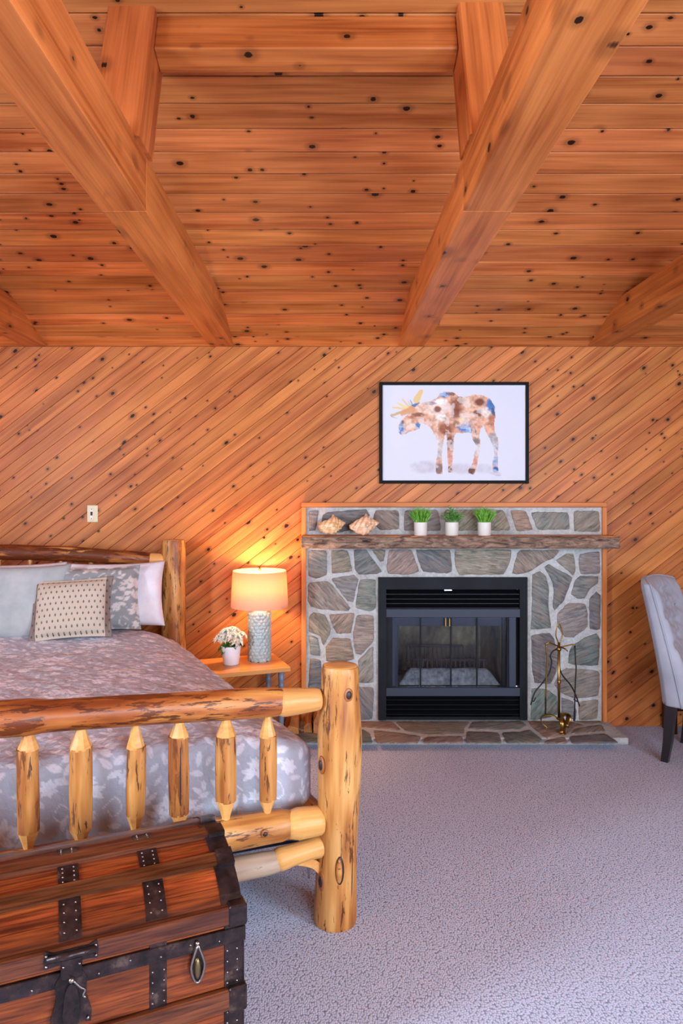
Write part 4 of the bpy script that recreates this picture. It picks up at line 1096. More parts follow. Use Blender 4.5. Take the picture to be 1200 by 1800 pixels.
# carved oval plug near the foot of the post
c, d = onpost(10, .225, .0755)
x = Vector((0, 0, 1)).cross(d).normalized(); y = d.cross(x)
mk('oval_slot', sphere(1, (0, 0, 0), 24, 8, (.0165, .052, .006)), M_KNOT, fp, axes(c, x, y, d), True)
mk('oval_plug', sphere(1, (-.003, 0, .0015), 24, 8, (.0125, .047, .008)), M_LOG, fp, axes(c, x, y, d), True)
cr = [onpost(48, z, .0775)[0] for z in (.03, .1, .18, .26, .33)]
mk('drying_crack', tube(cr, [.001, .003, .0035, .003, .0008], 6), M_KNOT, fp)
log('foot_post', FL, FL + Vector((0, 0, .96)), [(0, .08), (.5, .078), (.98, .072), (1, .067)], M_LOG, bed, 2)
hp = log('head_post', HR, HR + Vector((-.006, 0, 1.292)), [(0, .08), (.5, .078), (.8, .08), (.99, .0775), (1, .073)], M_LOG, bed, 3, rough=.03, m=60)
mk('cut_top', lathe([(.071, 0), (.069, .0015), (.002, .002)], 28), M_CUT, hp, T(HR.x - .006, HR.y, 1.292), True)
log('head_post', HL, HL + Vector((0, 0, 1.29)), [(0, .08), (.5, .078), (.98, .078), (1, .07)], M_LOG, bed, 4)
def F(t, z, back=0.0): return FR + uF * t + aB * back + Vector((0, 0, z))
def Hd(t, z): return HR + uH * t + Vector((0, 0, z))
cams = Vector((.342, -.94, 0))
def tenon(name, p0, p1, prof, parent, seed):
    return log(name, p0, p1, prof, M_CUT, parent, seed, rough=.02, m=16)
# foot board rails
ur = log('top_rail', F(.14, .838), F(1.86, .905), [(0, .032), (.05, .050), (.12, .053), (.4, .0525), (.5, .052), (.53, .059), (.7, .059), (.95, .056), (1, .03)], M_LOGRED, bed, 5, bend=(0, .006), rough=.06, m=80)
tenon('carved_end', F(.062, .836) + cams * .003, F(.255, .838) + cams * .002, [(0, .037), (.05, .041), (.4, .0475), (.72, .0515), (.9, .040), (1, .012)], ur, 6)
tenon('carved_end', F(1.875, .905), F(1.74, .900) + cams * .004, [(0, .037), (.5, .044), (.8, .047), (1, .012)], ur, 6)
lr = log('lower_rail', F(.12, .388), F(1.86, .405), [(0, .035), (.05, .056), (.2, .060), (1, .058)], M_LOG, bed, 7, rough=.05, m=60)
tenon('carved_end', F(.055, .385) + cams * .004, F(.205, .388) + cams * .003, [(0, .047), (.06, .052), (.6, .0565), (.9, .046), (1, .015)], lr, 8)
c = F(.285, .40) + cams * .060; knot(lr, c, cams, .009, .009)
br = log('bottom_rail', F(.17, .262), F(1.86, .25), [(0, .028), (.05, .042), (.3, .046), (1, .046)], M_LOGGREY, bed, 9, rough=.06, m=50)
tenon('carved_end', F(.05, .290), F(.25, .262), [(0, .045), (.25, .036), (.6, .038), (.85, .042), (1, .015)], br, 10)
mk('brace', ribbon(smoothpts([F(.055, .20), F(.09, .235), F(.16, .262)], 5), cams, .04, .03), M_CUT, br)
for i, t in enumerate((.260, .4117, .5745, .7208, .8947, 1.0533, 1.21, 1.37, 1.53, 1.69)):
    zt = .838 + .04 * t - .040; zb = .388 + .052
    zb0, zb1 = zb + .052 + .02 * (i % 2), zt - .072 + .012 * ((i * 7) % 3 - 1)
    r = .0345 + .003 * ((i * 5) % 3 - 1)
    sp = log('spindle', F(t, zb0), F(t + .004 * ((i % 3) - 1), zb1), [(0, r * .96), (.5, r * 1.02), (1, r * .96)], M_LOG, bed, 20 + i, n=20, m=14, rough=.05)
    for (za, zc_, s) in ((zb1 - .004, zt + .012, 1), (zb0 + .004, zb - .012, -1)):
        L = zc_ - za
        v, f = lathe([(r * .97, 0), (r * .95, L * .06), (r * .62, L * .42), (r * .40, L * .72), (r * .36, L)], 9)
        mk('carved_tip', (v, f), M_CUT, sp, T(*F(t, za)) @ RZ(17 * i))
    if i == 2: mk('drying_crack', tube([F(t, z) + cams * (r + .0005) for z in (zb0 + .04, zb0 + .12, zb1 - .03)], [.001, .0022, .0008], 6), M_KNOT, sp)
# head board
hr_ = log('top_rail', Hd(.12, 1.168), Hd(1.86, 1.235), [(0, .03), (.04, .046), (.5, .048), (1, .046)], M_LOGDARK, bed, 40, bend=(0, .03), rough=.06, m=70)
tenon('carved_end', Hd(.06, 1.166) + cams * .006, Hd(.17, 1.170) + cams * .004, [(0, .036), (.5, .041), (.85, .040), (1, .012)], hr_, 41)
log('lower_rail', Hd(.08, .45), Hd(1.86, .45), [(0, .05), (1, .05)], M_LOG, bed, 42)
for i, t in enumerate((.34, .52, .70, .88, 1.06, 1.24, 1.42, 1.60)):
    log('spindle', Hd(t, .48), Hd(t, 1.15 + .05 * t), [(0, .02), (.1, .03), (.85, .03), (.93, .016), (1, .014)], M_LOG, bed, 50 + i, n=14, m=16)
# side rails
log('side_rail', FR + aB * .07 + Vector((0, 0, .36)) + uF * .03, HR - aB * .07 + Vector((0, 0, .36)) + uH * .03, [(0, .04), (.1, .05), (.9, .05), (1, .04)], M_LOG, bed, 60)
log('side_rail', FL + aB * .1 + Vector((0, 0, .36)), HL - aB * .1 + Vector((0, 0, .36)), [(0, .04), (.1, .05), (.9, .05), (1, .04)], M_LOG, bed, 61)

# mattress and base under the quilt
q00 = FR + aB * .155 + uF * .07; q10 = FL + aB * .155 - uF * .07; q01 = HR - aB * .13 + uH * .07; q11 = HL - aB * .13 - uH * .07
def quadprism(z0, z1, ins=0.0):
    c = (q00 + q10 + q01 + q11) / 4
    P = [p + (c - p).normalized() * ins for p in (q00, q10, q11, q01)]
    v = [(p.x, p.y, z0) for p in P] + [(p.x, p.y, z1) for p in P]
    return v, [(0, 3, 2, 1), (4, 5, 6, 7), (0, 1, 5, 4), (1, 2, 6, 5), (2, 3, 7, 6), (3, 0, 4, 7)]
M_NAVY = plain('navy_fabric', lin(34, 44, 62), 0.85); M_SHEET = plain('white_sheet', lin(216, 212, 216), 0.8)
o = mk('box_spring', quadprism(.235, .40), M_NAVY); tag(o, 'dark navy box spring showing under the quilt at the foot of the bed', 'box spring')
mk('support_slat', bx(-.7, .7, -.05, .05, .20, .235), M_NAVY, o, T(-1.4, 3.0, 0) @ RZ(20))
for (s, t) in ((.12, .12), (.88, .12), (.12, .88), (.88, .88)):
    p = (q00 * (1 - s) + q10 * s) * (1 - t) + (q01 * (1 - s) + q11 * s) * t
    mk('support_leg', lathe([(.025, 0), (.03, .22), (.03, .236)], 14), M_NAVY, o, T(p.x, p.y, 0))
o = mk('mattress', quadprism(.401, .575, .03), M_SHEET); tag(o, 'white mattress under the floral quilt', 'mattress')

# floral damask tile (light motif on a grey ground), drawn as leaves, blossoms and vines
NT = 640; TS = 0.60                         # pixels, metres
tile = np.zeros((NT, NT))
def stamp(cx, cy, R, fn):
    """paint fn(x,y)->mask around cx,cy (metres), wrapping at the tile edge"""
    n = int(R / TS * NT) + 2; ix = int(cx / TS * NT); iy = int(cy / TS * NT)
    I = np.arange(ix - n, ix + n + 1); J = np.arange(iy - n, iy + n + 1)
    X, Y = np.meshgrid((I + .5) / NT * TS - cx, (J + .5) / NT * TS - cy)
    m = fn(X, Y); r = np.ix_(J % NT, I % NT); tile[r] = np.maximum(tile[r], m)
def leafmask(ang, L, w, val=1.0):
    ca, sa = math.cos(ang), math.sin(ang)
    def fn(X, Y):
        x = (X * ca + Y * sa) / L; y = (-X * sa + Y * ca)
        t = np.clip(x, 0, 1); hw = w / 2 * (np.sin(np.pi * t ** .8)) ** .8
        m = np.clip((hw - np.abs(y)) / .0022, 0, 1) * (x > 0) * (x < 1)
        vein = np.clip(1 - np.abs(y) / .0012, 0, 1) * (x > .1) * (x < .85)
        return np.clip(m - .45 * vein, 0, 1) * val
    return fn
def put_leaf(cx, cy, deg, L, w, val=1.0): stamp(cx, cy, L, leafmask(math.radians(deg), L, w, val))
def flower(cx, cy, n, L, w, a0=0, val=1.0):
    for i in range(n): put_leaf(cx, cy, a0 + 360 * i / n, L, w, val)
    stamp(cx, cy, L * .4, lambda X, Y: np.clip((L * .26 - np.hypot(X, Y)) / .002, 0, 1) * .55)
def vine(p, th=.0022):
    pts = smoothpts([(a, b, 0) for a, b in p], 14)
    for a in pts: stamp(a.x, a.y, .006, lambda X, Y: np.clip((th - np.hypot(X, Y)) / .0012, 0, 1) * .9)
def spray(cx, cy, s, mir=1):
    vine([(cx, cy), (cx + mir * .03 * s, cy + .06 * s), (cx + mir * .02 * s, cy + .13 * s), (cx - mir * .02 * s, cy + .19 * s)])
    for k, (dx, dy, a) in enumerate(((.012, .03, 20), (.03, .06, 140), (.033, .075, 15), (.03, .10, 150), (.02, .13, 30), (.005, .16, 160), (-.02, .19, 85), (-.01, .175, 40))):
        aa = a if mir > 0 else 180 - a
        put_leaf(cx + mir * dx * s, cy + dy * s, aa, .058 * s, .026 * s)
for ox, oy in ((0, 0), (TS / 2, TS / 2)):
    spray(ox + .05, oy + .02, 1.0, 1); spray(ox - .05, oy + .02, 1.0, -1); spray(ox + .09, oy + .11, .8, -1); spray(ox - .09, oy + .11, .8, 1)
    flower(ox, oy + .045, 8, .034, .015, 10); flower(ox + .13, oy + .04, 7, .036, .022, 0); flower(ox - .13, oy + .04, 7, .036, .022, 25)
    flower(ox, oy + .215, 9, .044, .018, 0)
    for d in (-35, -12, 12, 35): put_leaf(ox, oy + .10, 90 + d, .075, .022)
    for d in (-60, 60, -95, 95): put_leaf(ox, oy + .015, -90 + d, .06, .026)
    vine([(ox + .05, oy - .05), (ox + .09, oy - .02), (ox + .11, oy - .06), (ox + .08, oy - .085), (ox + .065, oy - .06)], .003)
    vine([(ox - .05, oy - .05), (ox - .09, oy - .02), (ox - .11, oy - .06), (ox - .08, oy - .085), (ox - .065, oy - .06)], .003)
    flower(ox, oy - .075, 6, .03, .018, 30)
_r = np.random.RandomState(11)
for _ in range(900):
    cx, cy, a, L = _r.rand() * TS, _r.rand() * TS, _r.rand() * 360, _r.uniform(.038, .06)
    ok = True
    for t_ in np.linspace(-.1, 1.1, 7):
        for o_ in (-.014, 0, .014):
            X_ = cx + math.cos(math.radians(a)) * L * t_ - math.sin(math.radians(a)) * o_; Y_ = cy + math.sin(math.radians(a)) * L * t_ + math.cos(math.radians(a)) * o_
            if tile[int(Y_ / TS * NT) % NT, int(X_ / TS * NT) % NT] > .05: ok = False
    if ok: put_leaf(cx, cy, a, L, L * .42, .8)
def pattern(u, v):
    i = np.floor(u / TS * NT).astype(int) % NT; j = np.floor(v / TS * NT).astype(int) % NT
    return tile[j, i]
def quilt_bump(g):
    p = g.obj(); n = g.noise(p, 55.0, 4, 0.65, 0.6)
    v = g.n('ShaderNodeTexVoronoi', {'feature': 'F1'}, Vector=p, Scale=42.0)
    g.bump(g.math('ADD', n, g.math('MULTIPLY', v.outputs['Distance'], -0.6)), 0.55, 0.010)
M_QUILT = vcol_mat('floral_quilt', 0.85, quilt_bump)
# quilt surface
rad = .055; hang = .40; WQ = 1.80; LQ = 1.86
k00 = FR + aB * .19 + uF * .075; k10 = FL + aB * .19 - uF * .075; k01 = k00 + aB * LQ; k11 = k10 + (HL - FL).normalized() * LQ
nu, nv = 470, 430
Uq, Vq = np.meshgrid(np.linspace(-hang, WQ + hang, nu), np.linspace(-hang, LQ, nv), indexing='ij')
uc = np.clip(Uq, 0, WQ); vc = np.clip(Vq, 0, LQ)
s = (uc / WQ)[..., None]; t = (vc / LQ)[..., None]
A_ = lambda p: np.array((p.x, p.y))
plan = (A_(k00) * (1 - s) + A_(k10) * s) * (1 - t) + (A_(k01) * (1 - s) + A_(k11) * s) * t
du = Uq - uc; dv = Vq - vc; e = np.hypot(du, dv)
arc = np.minimum(e / rad, math.pi / 2)
fold = .018 * np.sin(np.where(np.abs(dv) > 0, uc * 21 + 1.5 * np.sin(uc * 5), vc * 19)) * np.clip((e - .08) / .3, 0, 1)
out = rad * np.sin(arc) + fold * .6 + .0 * e
drop = rad * (1 - np.cos(arc)) + np.maximum(0, e - rad * math.pi / 2)
eo = np.where(e < 1e-9, 1, e)
outdir_u = -A_(uF); outdir_v = -A_(aB)
dirv = (np.abs(du) / eo)[..., None] * np.where(du < 0, 1, -1)[..., None] * outdir_u + (np.abs(dv) / eo)[..., None] * outdir_v
plan = plan + dirv * out[..., None]
ed = np.minimum(uc, WQ - uc)
hump = .085 * (1 - np.exp(-ed / .20)) + .045 * np.clip(vc / LQ, 0, 1) ** 1.5 + .012 * (fbm(Uq * 3.2 + 4, Vq * 2.6 + 8, 3) - .5) + .030 * np.exp(-((vc - 1.72) / .22) ** 2) * (1 - np.exp(-ed / .12))
hump = hump * np.clip(1 - np.maximum(0, .16 - vc) * 2.2, 0, 1)
zq = .622 + hump - drop
zq = zq + .006 * (fbm(Uq * 14, Vq * 14, 3) - .5) * 2
zq = np.maximum(zq, .012)
pat = pattern(Uq + .12, Vq + .46)
pat = pat * (.82 + .3 * (fbm(Uq * 30, Vq * 30, 2) - .5))
grey = np.array(lin(184, 184, 197)[:3]); pale = np.array(lin(238, 234, 243)[:3])
colq = grey * (1 - pat[..., None]) + pale * pat[..., None]
pk = (fbm(Uq * 4 + 30, Vq * 4 + 12, 2) > .56)[..., None] * .10
colq = colq * (1 - pk) + np.array(lin(206, 178, 190)[:3]) * pk
quilt = grid_mesh('quilt', np.stack([plan[..., 0], plan[..., 1], zq], -1), nu, nv, colq, M_QUILT)
sm = quilt.modifiers.new('thickness', 'SOLIDIFY'); sm.thickness = .008; sm.offset = -1
tag(quilt, 'grey quilt with pale floral damask pattern spread over the log bed', 'quilt')

# pillows
def pillow_pts(w, h, th, n=44, flange=0.0, puff=1.0, seed=0):
    u = np.linspace(-1, 1, n); U, V = np.meshgrid(u, u, indexing='ij')
    fi = 1 - flange
    au = np.clip(np.abs(U) / fi, 0, 1); av = np.clip(np.abs(V) / fi, 0, 1)
    z = th / 2 * ((1 - au ** 3.2) * (1 - av ** 3.2)) ** .55
    pinch = 1 - .07 * (1 - np.abs(V) ** 2) * np.abs(U) ** 6; pinch2 = 1 - .07 * (1 - np.abs(U) ** 2) * np.abs(V) ** 6
    z = z * (1 + .22 * (fbm(U * 2.2 + seed * 3 + 9, V * 2.2 + 7, 3) - .5)) + .0025
    return U * w / 2 * pinch, V * h / 2 * pinch2, z, U, V
def pillow(name, label, t, f, zc, w, h, th, lean, mat, flange=0.0, colfn=None, yaw=0, roll=0, seed=0):
    fw_ = Vector((.242, -.97, 0))
    c = HR + uH * t + fw_ * f + Vector((0, 0, zc))
    Mx = axes(c, -uH, Vector((0, 0, 1)), fw_) @ RY(yaw) @ RX(-lean) @ RZ(roll)
    x, y, z, U, V = pillow_pts(w, h, th, 60 if colfn else 40, flange, seed=seed)
    n = x.shape[0]
    P = np.stack([np.stack([x, y, z], -1), np.stack([x, y, -z], -1)])
    nvt = n * n
    idx = np.arange(nvt).reshape(n, n); q = np.stack([idx[:-1, :-1], idx[1:, :-1], idx[1:, 1:], idx[:-1, 1:]], -1).reshape(-1, 4)
    fcs = np.concatenate([q, q[:, ::-1] + nvt])
    bd = np.concatenate([idx[:-1, 0], idx[-1, :-1], idx[1:, -1][::-1], idx[0, 1:][::-1]]); b2 = np.roll(bd, -1)
    fcs = np.concatenate([fcs, np.stack([bd, bd + nvt, b2 + nvt, b2], -1)])
    o = mk(name, (P.reshape(-1, 3).tolist(), fcs.tolist()), mat, None, Mx, True)
    if colfn is not None:
        cc = colfn(x, y, U, V); at = o.data.color_attributes.new('Col', 'FLOAT_COLOR', 'POINT')
        a = np.ones((2 * nvt, 4), np.float32); a[:nvt, :3] = cc.reshape(-1, 3); a[nvt:, :3] = cc.reshape(-1, 3); at.data.foreach_set('color', a.reshape(-1))
    tag(o, label, 'pillow', 'pillows against the headboard')
    return o
def cloth(name, c1, c2, sc=9.0):
    g = G(name, 0.85, 0.15); p = g.obj(); n = g.noise(p, sc, 3); w = g.noise(p, 400.0, 2)
    g.col(g.ramp(n, [(0.3, c1), (0.7, c2)])); g.bump(g.math('ADD', n, g.math('MULTIPLY', w, .1)), .5, .012); return g.m
M_WHITEP = cloth('white_pillowcase', lin(206, 200, 208), lin(226, 220, 226)); M_GREYP = cloth('grey_pillowcase', lin(154, 158, 160), lin(176, 178, 178))
def sprig_mat():
    """beige cloth with offset rows of small dark sprigs; the flange is a darker cloth"""
    g = G('sprigged_cloth', 0.85, 0.15); p = g.obj(); s = g.n('ShaderNodeSeparateXYZ', Vector=p)
    X, Y = s.outputs[0], s.outputs[1]; cw, ch = .030, .034
    row = g.math('FLOOR', g.math('DIVIDE', Y, ch)); odd = g.math('MULTIPLY', g.math('MODULO', g.math('ABSOLUTE', row), 2.0), .5)
    fx_ = g.math('SUBTRACT', g.math('FRACT', g.math('ADD', g.math('DIVIDE', X, cw), odd)), .5); fy_ = g.math('SUBTRACT', g.math('FRACT', g.math('DIVIDE', Y, ch)), .5)
    d = g.math('ADD', g.math('MULTIPLY', g.math('ABSOLUTE', fx_), 1.25), g.math('ABSOLUTE', g.math('MULTIPLY', fy_, .85)))
    m = g.rng(d, .20, .26, 1, 0); hole = g.rng(g.math('ABSOLUTE', g.math('SUBTRACT', fy_, .02)), .02, .05, .5, 0)
    m = g.math('MULTIPLY', m, g.math('SUBTRACT', 1.0, hole))
    base = g.mix(g.rng(g.math('ABSOLUTE', X), .188, .19), lin(190, 174, 158), lin(128, 112, 104))
    g.col(g.mix(m, base, lin(74, 66, 62)))
    g.bump(g.noise(p, 12.0, 3), .4, .012); return g.m
pillow('bed_pillow', 'white bed pillow standing against the headboard beside the head post', .36, .13, .965, .60, .41, .17, 14, M_WHITEP, seed=1)
def floral(x, y, U, V):
    m = pattern(x * 1.15 + .35, y * 1.15 + .12)[..., None]
    return np.array(lin(140, 142, 144)[:3]) * (1 - m) + np.array(lin(206, 198, 194)[:3]) * m
M_FLORALP = vcol_mat('floral_pillowcase', 0.85)
pillow('floral_pillow', 'grey pillow with white floral pattern, in front of the white pillow', .455, .275, .965, .50, .40, .15, 20, M_FLORALP, .06, floral, 4, 0, 2)
pillow('sprigged_pillow', 'small beige pillow with dark sprigs, foremost on the bed', .585, .42, .935, .46, .365, .13, 26, sprig_mat(), .10, None, -6, 3, 3)
pillow('grey_pillow', 'plain grey pillow left of the sprigged one', .90, .30, .962, .58, .45, .16, 20, M_GREYP, seed=4)
pillow('bed_pillow', 'white bed pillow behind the plain grey one', .98, .15, .98, .66, .40, .16, 14, M_WHITEP, seed=5)

# ------------------------------------------------------------------ trunk
CM = T(-.232, 1.80, 0) @ RZ(23)
chest = empty('steamer_trunk', CM, 'antique dome-top wooden trunk with dark metal straps at the foot of the bed', 'trunk')
CLN, CW = .84, .45
M_CWOOD = pine('trunk_wood', lin(164, 78, 35), lin(62, 27, 13), lin(30, 14, 8), cell=(.5, .2), kprob=.1, krad=(.004, .01), flat=False, var=.18, rough=.34, coat=.2)
M_CSLAT = pine('trunk_slat_wood', lin(118, 64, 36), lin(66, 32, 18), lin(40, 18, 10), cell=(.7, .2), kprob=.1, krad=(.004, .01), flat=False, var=.12, rough=.32, coat=.3)
def trunk_metal():
    g = G('worn_dark_metal', 0.34, 0.5); p = g.obj(); a = g.noise(p, 22.0, 5, .65); b = g.noise(p, 6.0, 3)
    c = g.ramp(a, [(.38, lin(30, 22, 22)), (.58, lin(58, 42, 40)), (.76, lin(112, 92, 78))])
    g.col(g.mix(g.rng(b, .55, .7, 0, .5), c, lin(70, 60, 72))); g.b.inputs['Metallic'].default_value = .55; g.bump(a, .35, .006); return g.m
M_CMET = trunk_metal(); M_RIVET = plain('rivet_steel', lin(150, 140, 132), .3, 1.0); M_BRONZE = plain('worn_bronze', lin(120, 104, 70), .35, .9)
for m_ in (M_CWOOD, M_CSLAT):
    t_ = m_.node_tree; b_ = t_.nodes['Principled BSDF']; src = b_.inputs['Base Color'].links[0].from_socket
    tc_n = t_.nodes.new('ShaderNodeTexCoord'); no = t_.nodes.new('ShaderNodeTexNoise'); mp = t_.nodes.new('ShaderNodeMapping'); mp.inputs['Scale'].default_value = (1.6, 30, 30)
    rm = t_.nodes.new('ShaderNodeMapRange'); mx_ = t_.nodes.new('ShaderNodeMix'); mx_.data_type = 'RGBA'; mx_.blend_type = 'MULTIPLY'
    no.inputs['Detail'].default_value = 4; rm.inputs[1].default_value = .36; rm.inputs[2].default_value = .6; rm.inputs[3].default_value = 1.0; rm.inputs[4].default_value = 0.0
    t_.links.new(tc_n.outputs['Object'], mp.inputs[0]); t_.links.new(mp.outputs[0], no.inputs['Vector']); t_.links.new(no.outputs[0], rm.inputs[0]); t_.links.new(rm.outputs[0], mx_.inputs[0])
    t_.links.new(src, mx_.inputs[6]); mx_.inputs[7].default_value = (.42, .36, .36, 1); t_.links.new(mx_.outputs[2], b_.inputs['Base Color'])
def prof(q):
    s_ = max(0.0, math.sin(math.pi * min(max(q / CW, 0), 1))); return .515 + .095 * s_ ** .7
def pnt(q, off=0.0):
    e_ = .004; q0, q1 = max(0, q - e_), min(CW, q + e_)
    ty, tz = q1 - q0, prof(q1) - prof(q0); L = math.hypot(ty, tz); return (q - off * tz / L, prof(q) + off * ty / L)
mk('carcass', bx(-CLN, 0, .006, CW - .006, .03, .462), M_CWOOD, chest, CM)
for (z0, z1) in ((.03, .150), (.152, .312), (.314, .464)):
    mk('board', bx(-CLN, 0, -.006, .006, z0, z1, .0015), M_CWOOD, chest, CM)
    mk('board', bx(0, CW - .012, -.006, .006, z0, z1, .0015), M_CWOOD, chest, CM @ T(0.002, .006, 0) @ RZ(90))
mk('board', bx(-CLN, 0, -.006, .006, .466, .520, .0015), M_CWOOD, chest, CM)       # lid front
mk('lid_end', ([(0, .0, .466)] + [(0, q, prof(q) - .004) for q in np.linspace(0, CW, 20)] + [(0, CW, .466)] + [(-.012, .0, .466)] + [(-.012, q, prof(q) - .004) for q in np.linspace(0, CW, 20)] + [(-.012, CW, .466)],
     [tuple(range(22)), tuple(range(22, 44))[::-1]] + [(i, (i + 1) % 22, 22 + (i + 1) % 22, 22 + i) for i in range(22)]), M_CWOOD, chest, CM)
mk('lid_end', ([(0, .0, .466)] + [(0, q, prof(q) - .004) for q in np.linspace(0, CW, 20)] + [(0, CW, .466)], [tuple(range(22))]), M_CWOOD, chest, CM @ T(-CLN, 0, 0))
def strip(x0, x1, qs, o0, o1):
    """curved strip on the lid between x0..x1 following qs, from offset o0 to o1"""
    v = []; f = []
    for q in qs:
        a = pnt(q, o0); b = pnt(q, o1)
        v += [(x0, a[0], a[1]), (x1, a[0], a[1]), (x1, b[0], b[1]), (x0, b[0], b[1])]
    for i in range(len(qs) - 1):
        for k in range(4):
            j = (k + 1) % 4; f.append((i * 4 + k, i * 4 + j, (i + 1) * 4 + j, (i + 1) * 4 + k))
    f.append((3, 2, 1, 0)); n = (len(qs) - 1) * 4; f.append((n, n + 1, n + 2, n + 3)); return v, f
edges = list(np.linspace(0.001, CW - .001, 13))
for a, b in zip(edges[:-1], edges[1:]): mk('stave', strip(-CLN, 0, np.linspace(a + .0006, b - .0006, 4), -.010, 0.0), M_CWOOD, chest, CM)
for a, b in ((.088, .122), (.195, .232), (.305, .34), (.405, .44)): mk('slat', strip(-CLN - .002, -.004, np.linspace(a, b, 5), -.002, .013), M_CSLAT, chest, CM)
mk('slat', bx(-CLN - .002, -.004, -.020, 0, .478, .526, .004), M_CSLAT, chest, CM)
mk('slat', bx(-CLN - .002, -.004, -.021, 0, .258, .312, .004), M_CSLAT, chest, CM)
mk('slat', bx(-CLN - .002, -.004, -.021, 0, .02, .07, .004), M_CSLAT, chest, CM)
riv = []
def rv(x, y, z, r=.0032): riv.append(sphere(r, (x, y, z), 8, 5))
for x in (-.214, -.418, -.622):
    for a, b in ((.006, .087), (.123, .194), (.233, .304), (.341, .404)):
        mk('strap', strip(x - .026, x + .026, np.linspace(a, b, 7), 0, .003), M_CMET, chest, CM)
        for q in np.linspace(a + .012, b - .012, 4):
            for s_ in (-.014, .014): p = pnt(q, .003); rv(x + s_, p[0], p[1], .0026)
for x in (-.214, -.622):
    for z0, z1 in ((.07, .258), (.312, .478)):
        mk('strap', bx(x - .021, x + .021, -.009, -.005, z0, z1, .001), M_CMET, chest, CM)
        for z in np.arange(z0 + .015, z1 - .005, .026):
            for s_ in (-.014, .014): rv(x + s_, -.0095, z, .0028)
mk('rim_band', bx(-CLN - .002, .004, -.013, 0, .428, .465, .0015), M_CMET, chest, CM)
mk('rim_band', bx(.0, .011, -.013, CW, .428, .465, .0015), M_CMET, chest, CM)
for x in np.arange(-CLN + .04, -.01, .074): rv(x, -.0135, .4465 + .006 * math.sin(x * 40), .003)
# end straps and corner irons
mk('end_strap', strip(-.050, .005, np.linspace(.002, CW - .002, 26), 0, .004), M_CMET, chest, CM)
mk('end_strap', strip(-CLN - .005, -CLN + .05, np.linspace(.002, CW - .002, 26), 0, .004), M_CMET, chest, CM)
for a, b in ((.082, .128), (.189, .238), (.299, .346), (.40, .445)): mk('slat_clamp', strip(-.040, .006, np.linspace(a, b, 6), -.002, .0165), M_CMET, chest, CM)
for z0, z1 in ((.07, .256), (.314, .428), (.465, .478)):
    mk('corner_iron', join(bx(-.045, .006, -.0095, -.004, z0, z1, .001), bx(.002, .008, -.0095, .05, z0, z1, .001)), M_CMET, chest, CM)
    for z in np.arange(z0 + .012, z1 - .004, .028): rv(-.038, -.010, z); rv(-.012, -.010, z)
for z0, z1 in ((.252, .318), (.474, .53), (.015, .075)): mk('slat_clamp', bx(-.036, .012, -.025, .02, z0, z1, .004), M_CMET, chest, CM)
# lock with hasp
lx = -.418
def plate(P, y, th):
    if area2(P) < 0: P = P[::-1]
    v, f = slabpoly(P, th, .001); return [(a, y - c_, b) for a, b, c_ in v], f
hasp = mk('hasp', join(plate([(lx - .058, .486), (lx - .04, .49), (lx + .04, .49), (lx + .058, .486), (lx + .062, .505), (lx + .058, .53), (lx + .04, .522), (lx - .04, .522), (lx - .058, .53), (lx - .062, .505)], -.020, .005), bx(lx - .024, lx + .024, -.026, -.010, .452, .50, .002)), M_CMET, chest, CM)
mk('hasp_hinge', tube([(lx - .055, -.030, .512), (lx + .055, -.030, .512)], .0085, 12), M_CMET, hasp, CM, True)
lock = mk('lock_plate', plate([(lx - .024, .462), (lx + .024, .462), (lx + .036, .44), (lx + .034, .40), (lx + .046, .36), (lx + .044, .335), (lx + .02, .338), (lx, .325), (lx - .02, .338), (lx - .044, .335), (lx - .046, .36), (lx - .034, .40), (lx - .036, .44)], -.012, .006), M_CMET, chest, CM)
mk('lock_cover', plate([(lx + .021 * math.cos(a) * (1 if math.sin(a) < 0 else .85), .385 + .055 * math.sin(a)) for a in np.linspace(0, 2 * math.pi, 25)[:-1]], -.018, .009), M_CMET, lock, CM)
mk('lock_knob', sphere(.007, (lx, -.030, .452), 12, 8), M_RIVET, lock, CM, True)
mk('lock_lever', tube(smoothpts([(lx + .004, -.031, .45), (lx + .020, -.030, .43), (lx + .030, -.028, .42), (lx + .026, -.028, .408), (lx + .031, -.028, .402)], 5), .0026, 8), M_RIVET, lock, CM, True)
for s_ in (-1, 1):
    rv(lx + s_ * .037, -.019, .346, .0045); rv(lx + s_ * .055, -.026, .495, .0035); rv(lx + s_ * .055, -.026, .519, .0035); rv(lx + s_ * .018, -.027, .485, .003)
def catch(x):
    c_ = mk('drop_catch', plate([(x + .015 * math.sin(a) * (1 + .5 * math.cos(a)), .405 - .052 * math.cos(a)) for k, a in enumerate(np.linspace(0, 2 * math.pi, 25)[:-1])], -.010, .007), M_CMET, chest, CM)
    mk('catch_loop', tube(smoothpts([(x, -.026, .456), (x - .013, -.027, .42), (x - .017, -.026, .40), (x - .013, -.025, .378), (x - .005, -.024, .361), (x + .005, -.024, .361), (x + .013, -.025, .378), (x + .017, -.026, .40), (x + .013, -.027, .42), (x, -.026, .456)], 4), .003, 8), M_RIVET, c_, CM, True)
    mk('catch_drop', sphere(1, (x, -.020, .392), 14, 8, (.009, .008, .028)), M_BRONZE, c_, CM, True)
    mk('catch_knob', sphere(.006, (x, -.022, .457), 10, 7), M_RIVET, c_, CM, True)
catch(-.118); catch(-.718)
o = mk('rivets', join(*riv), M_RIVET, chest, CM, True); o['kind'] = 'stuff'

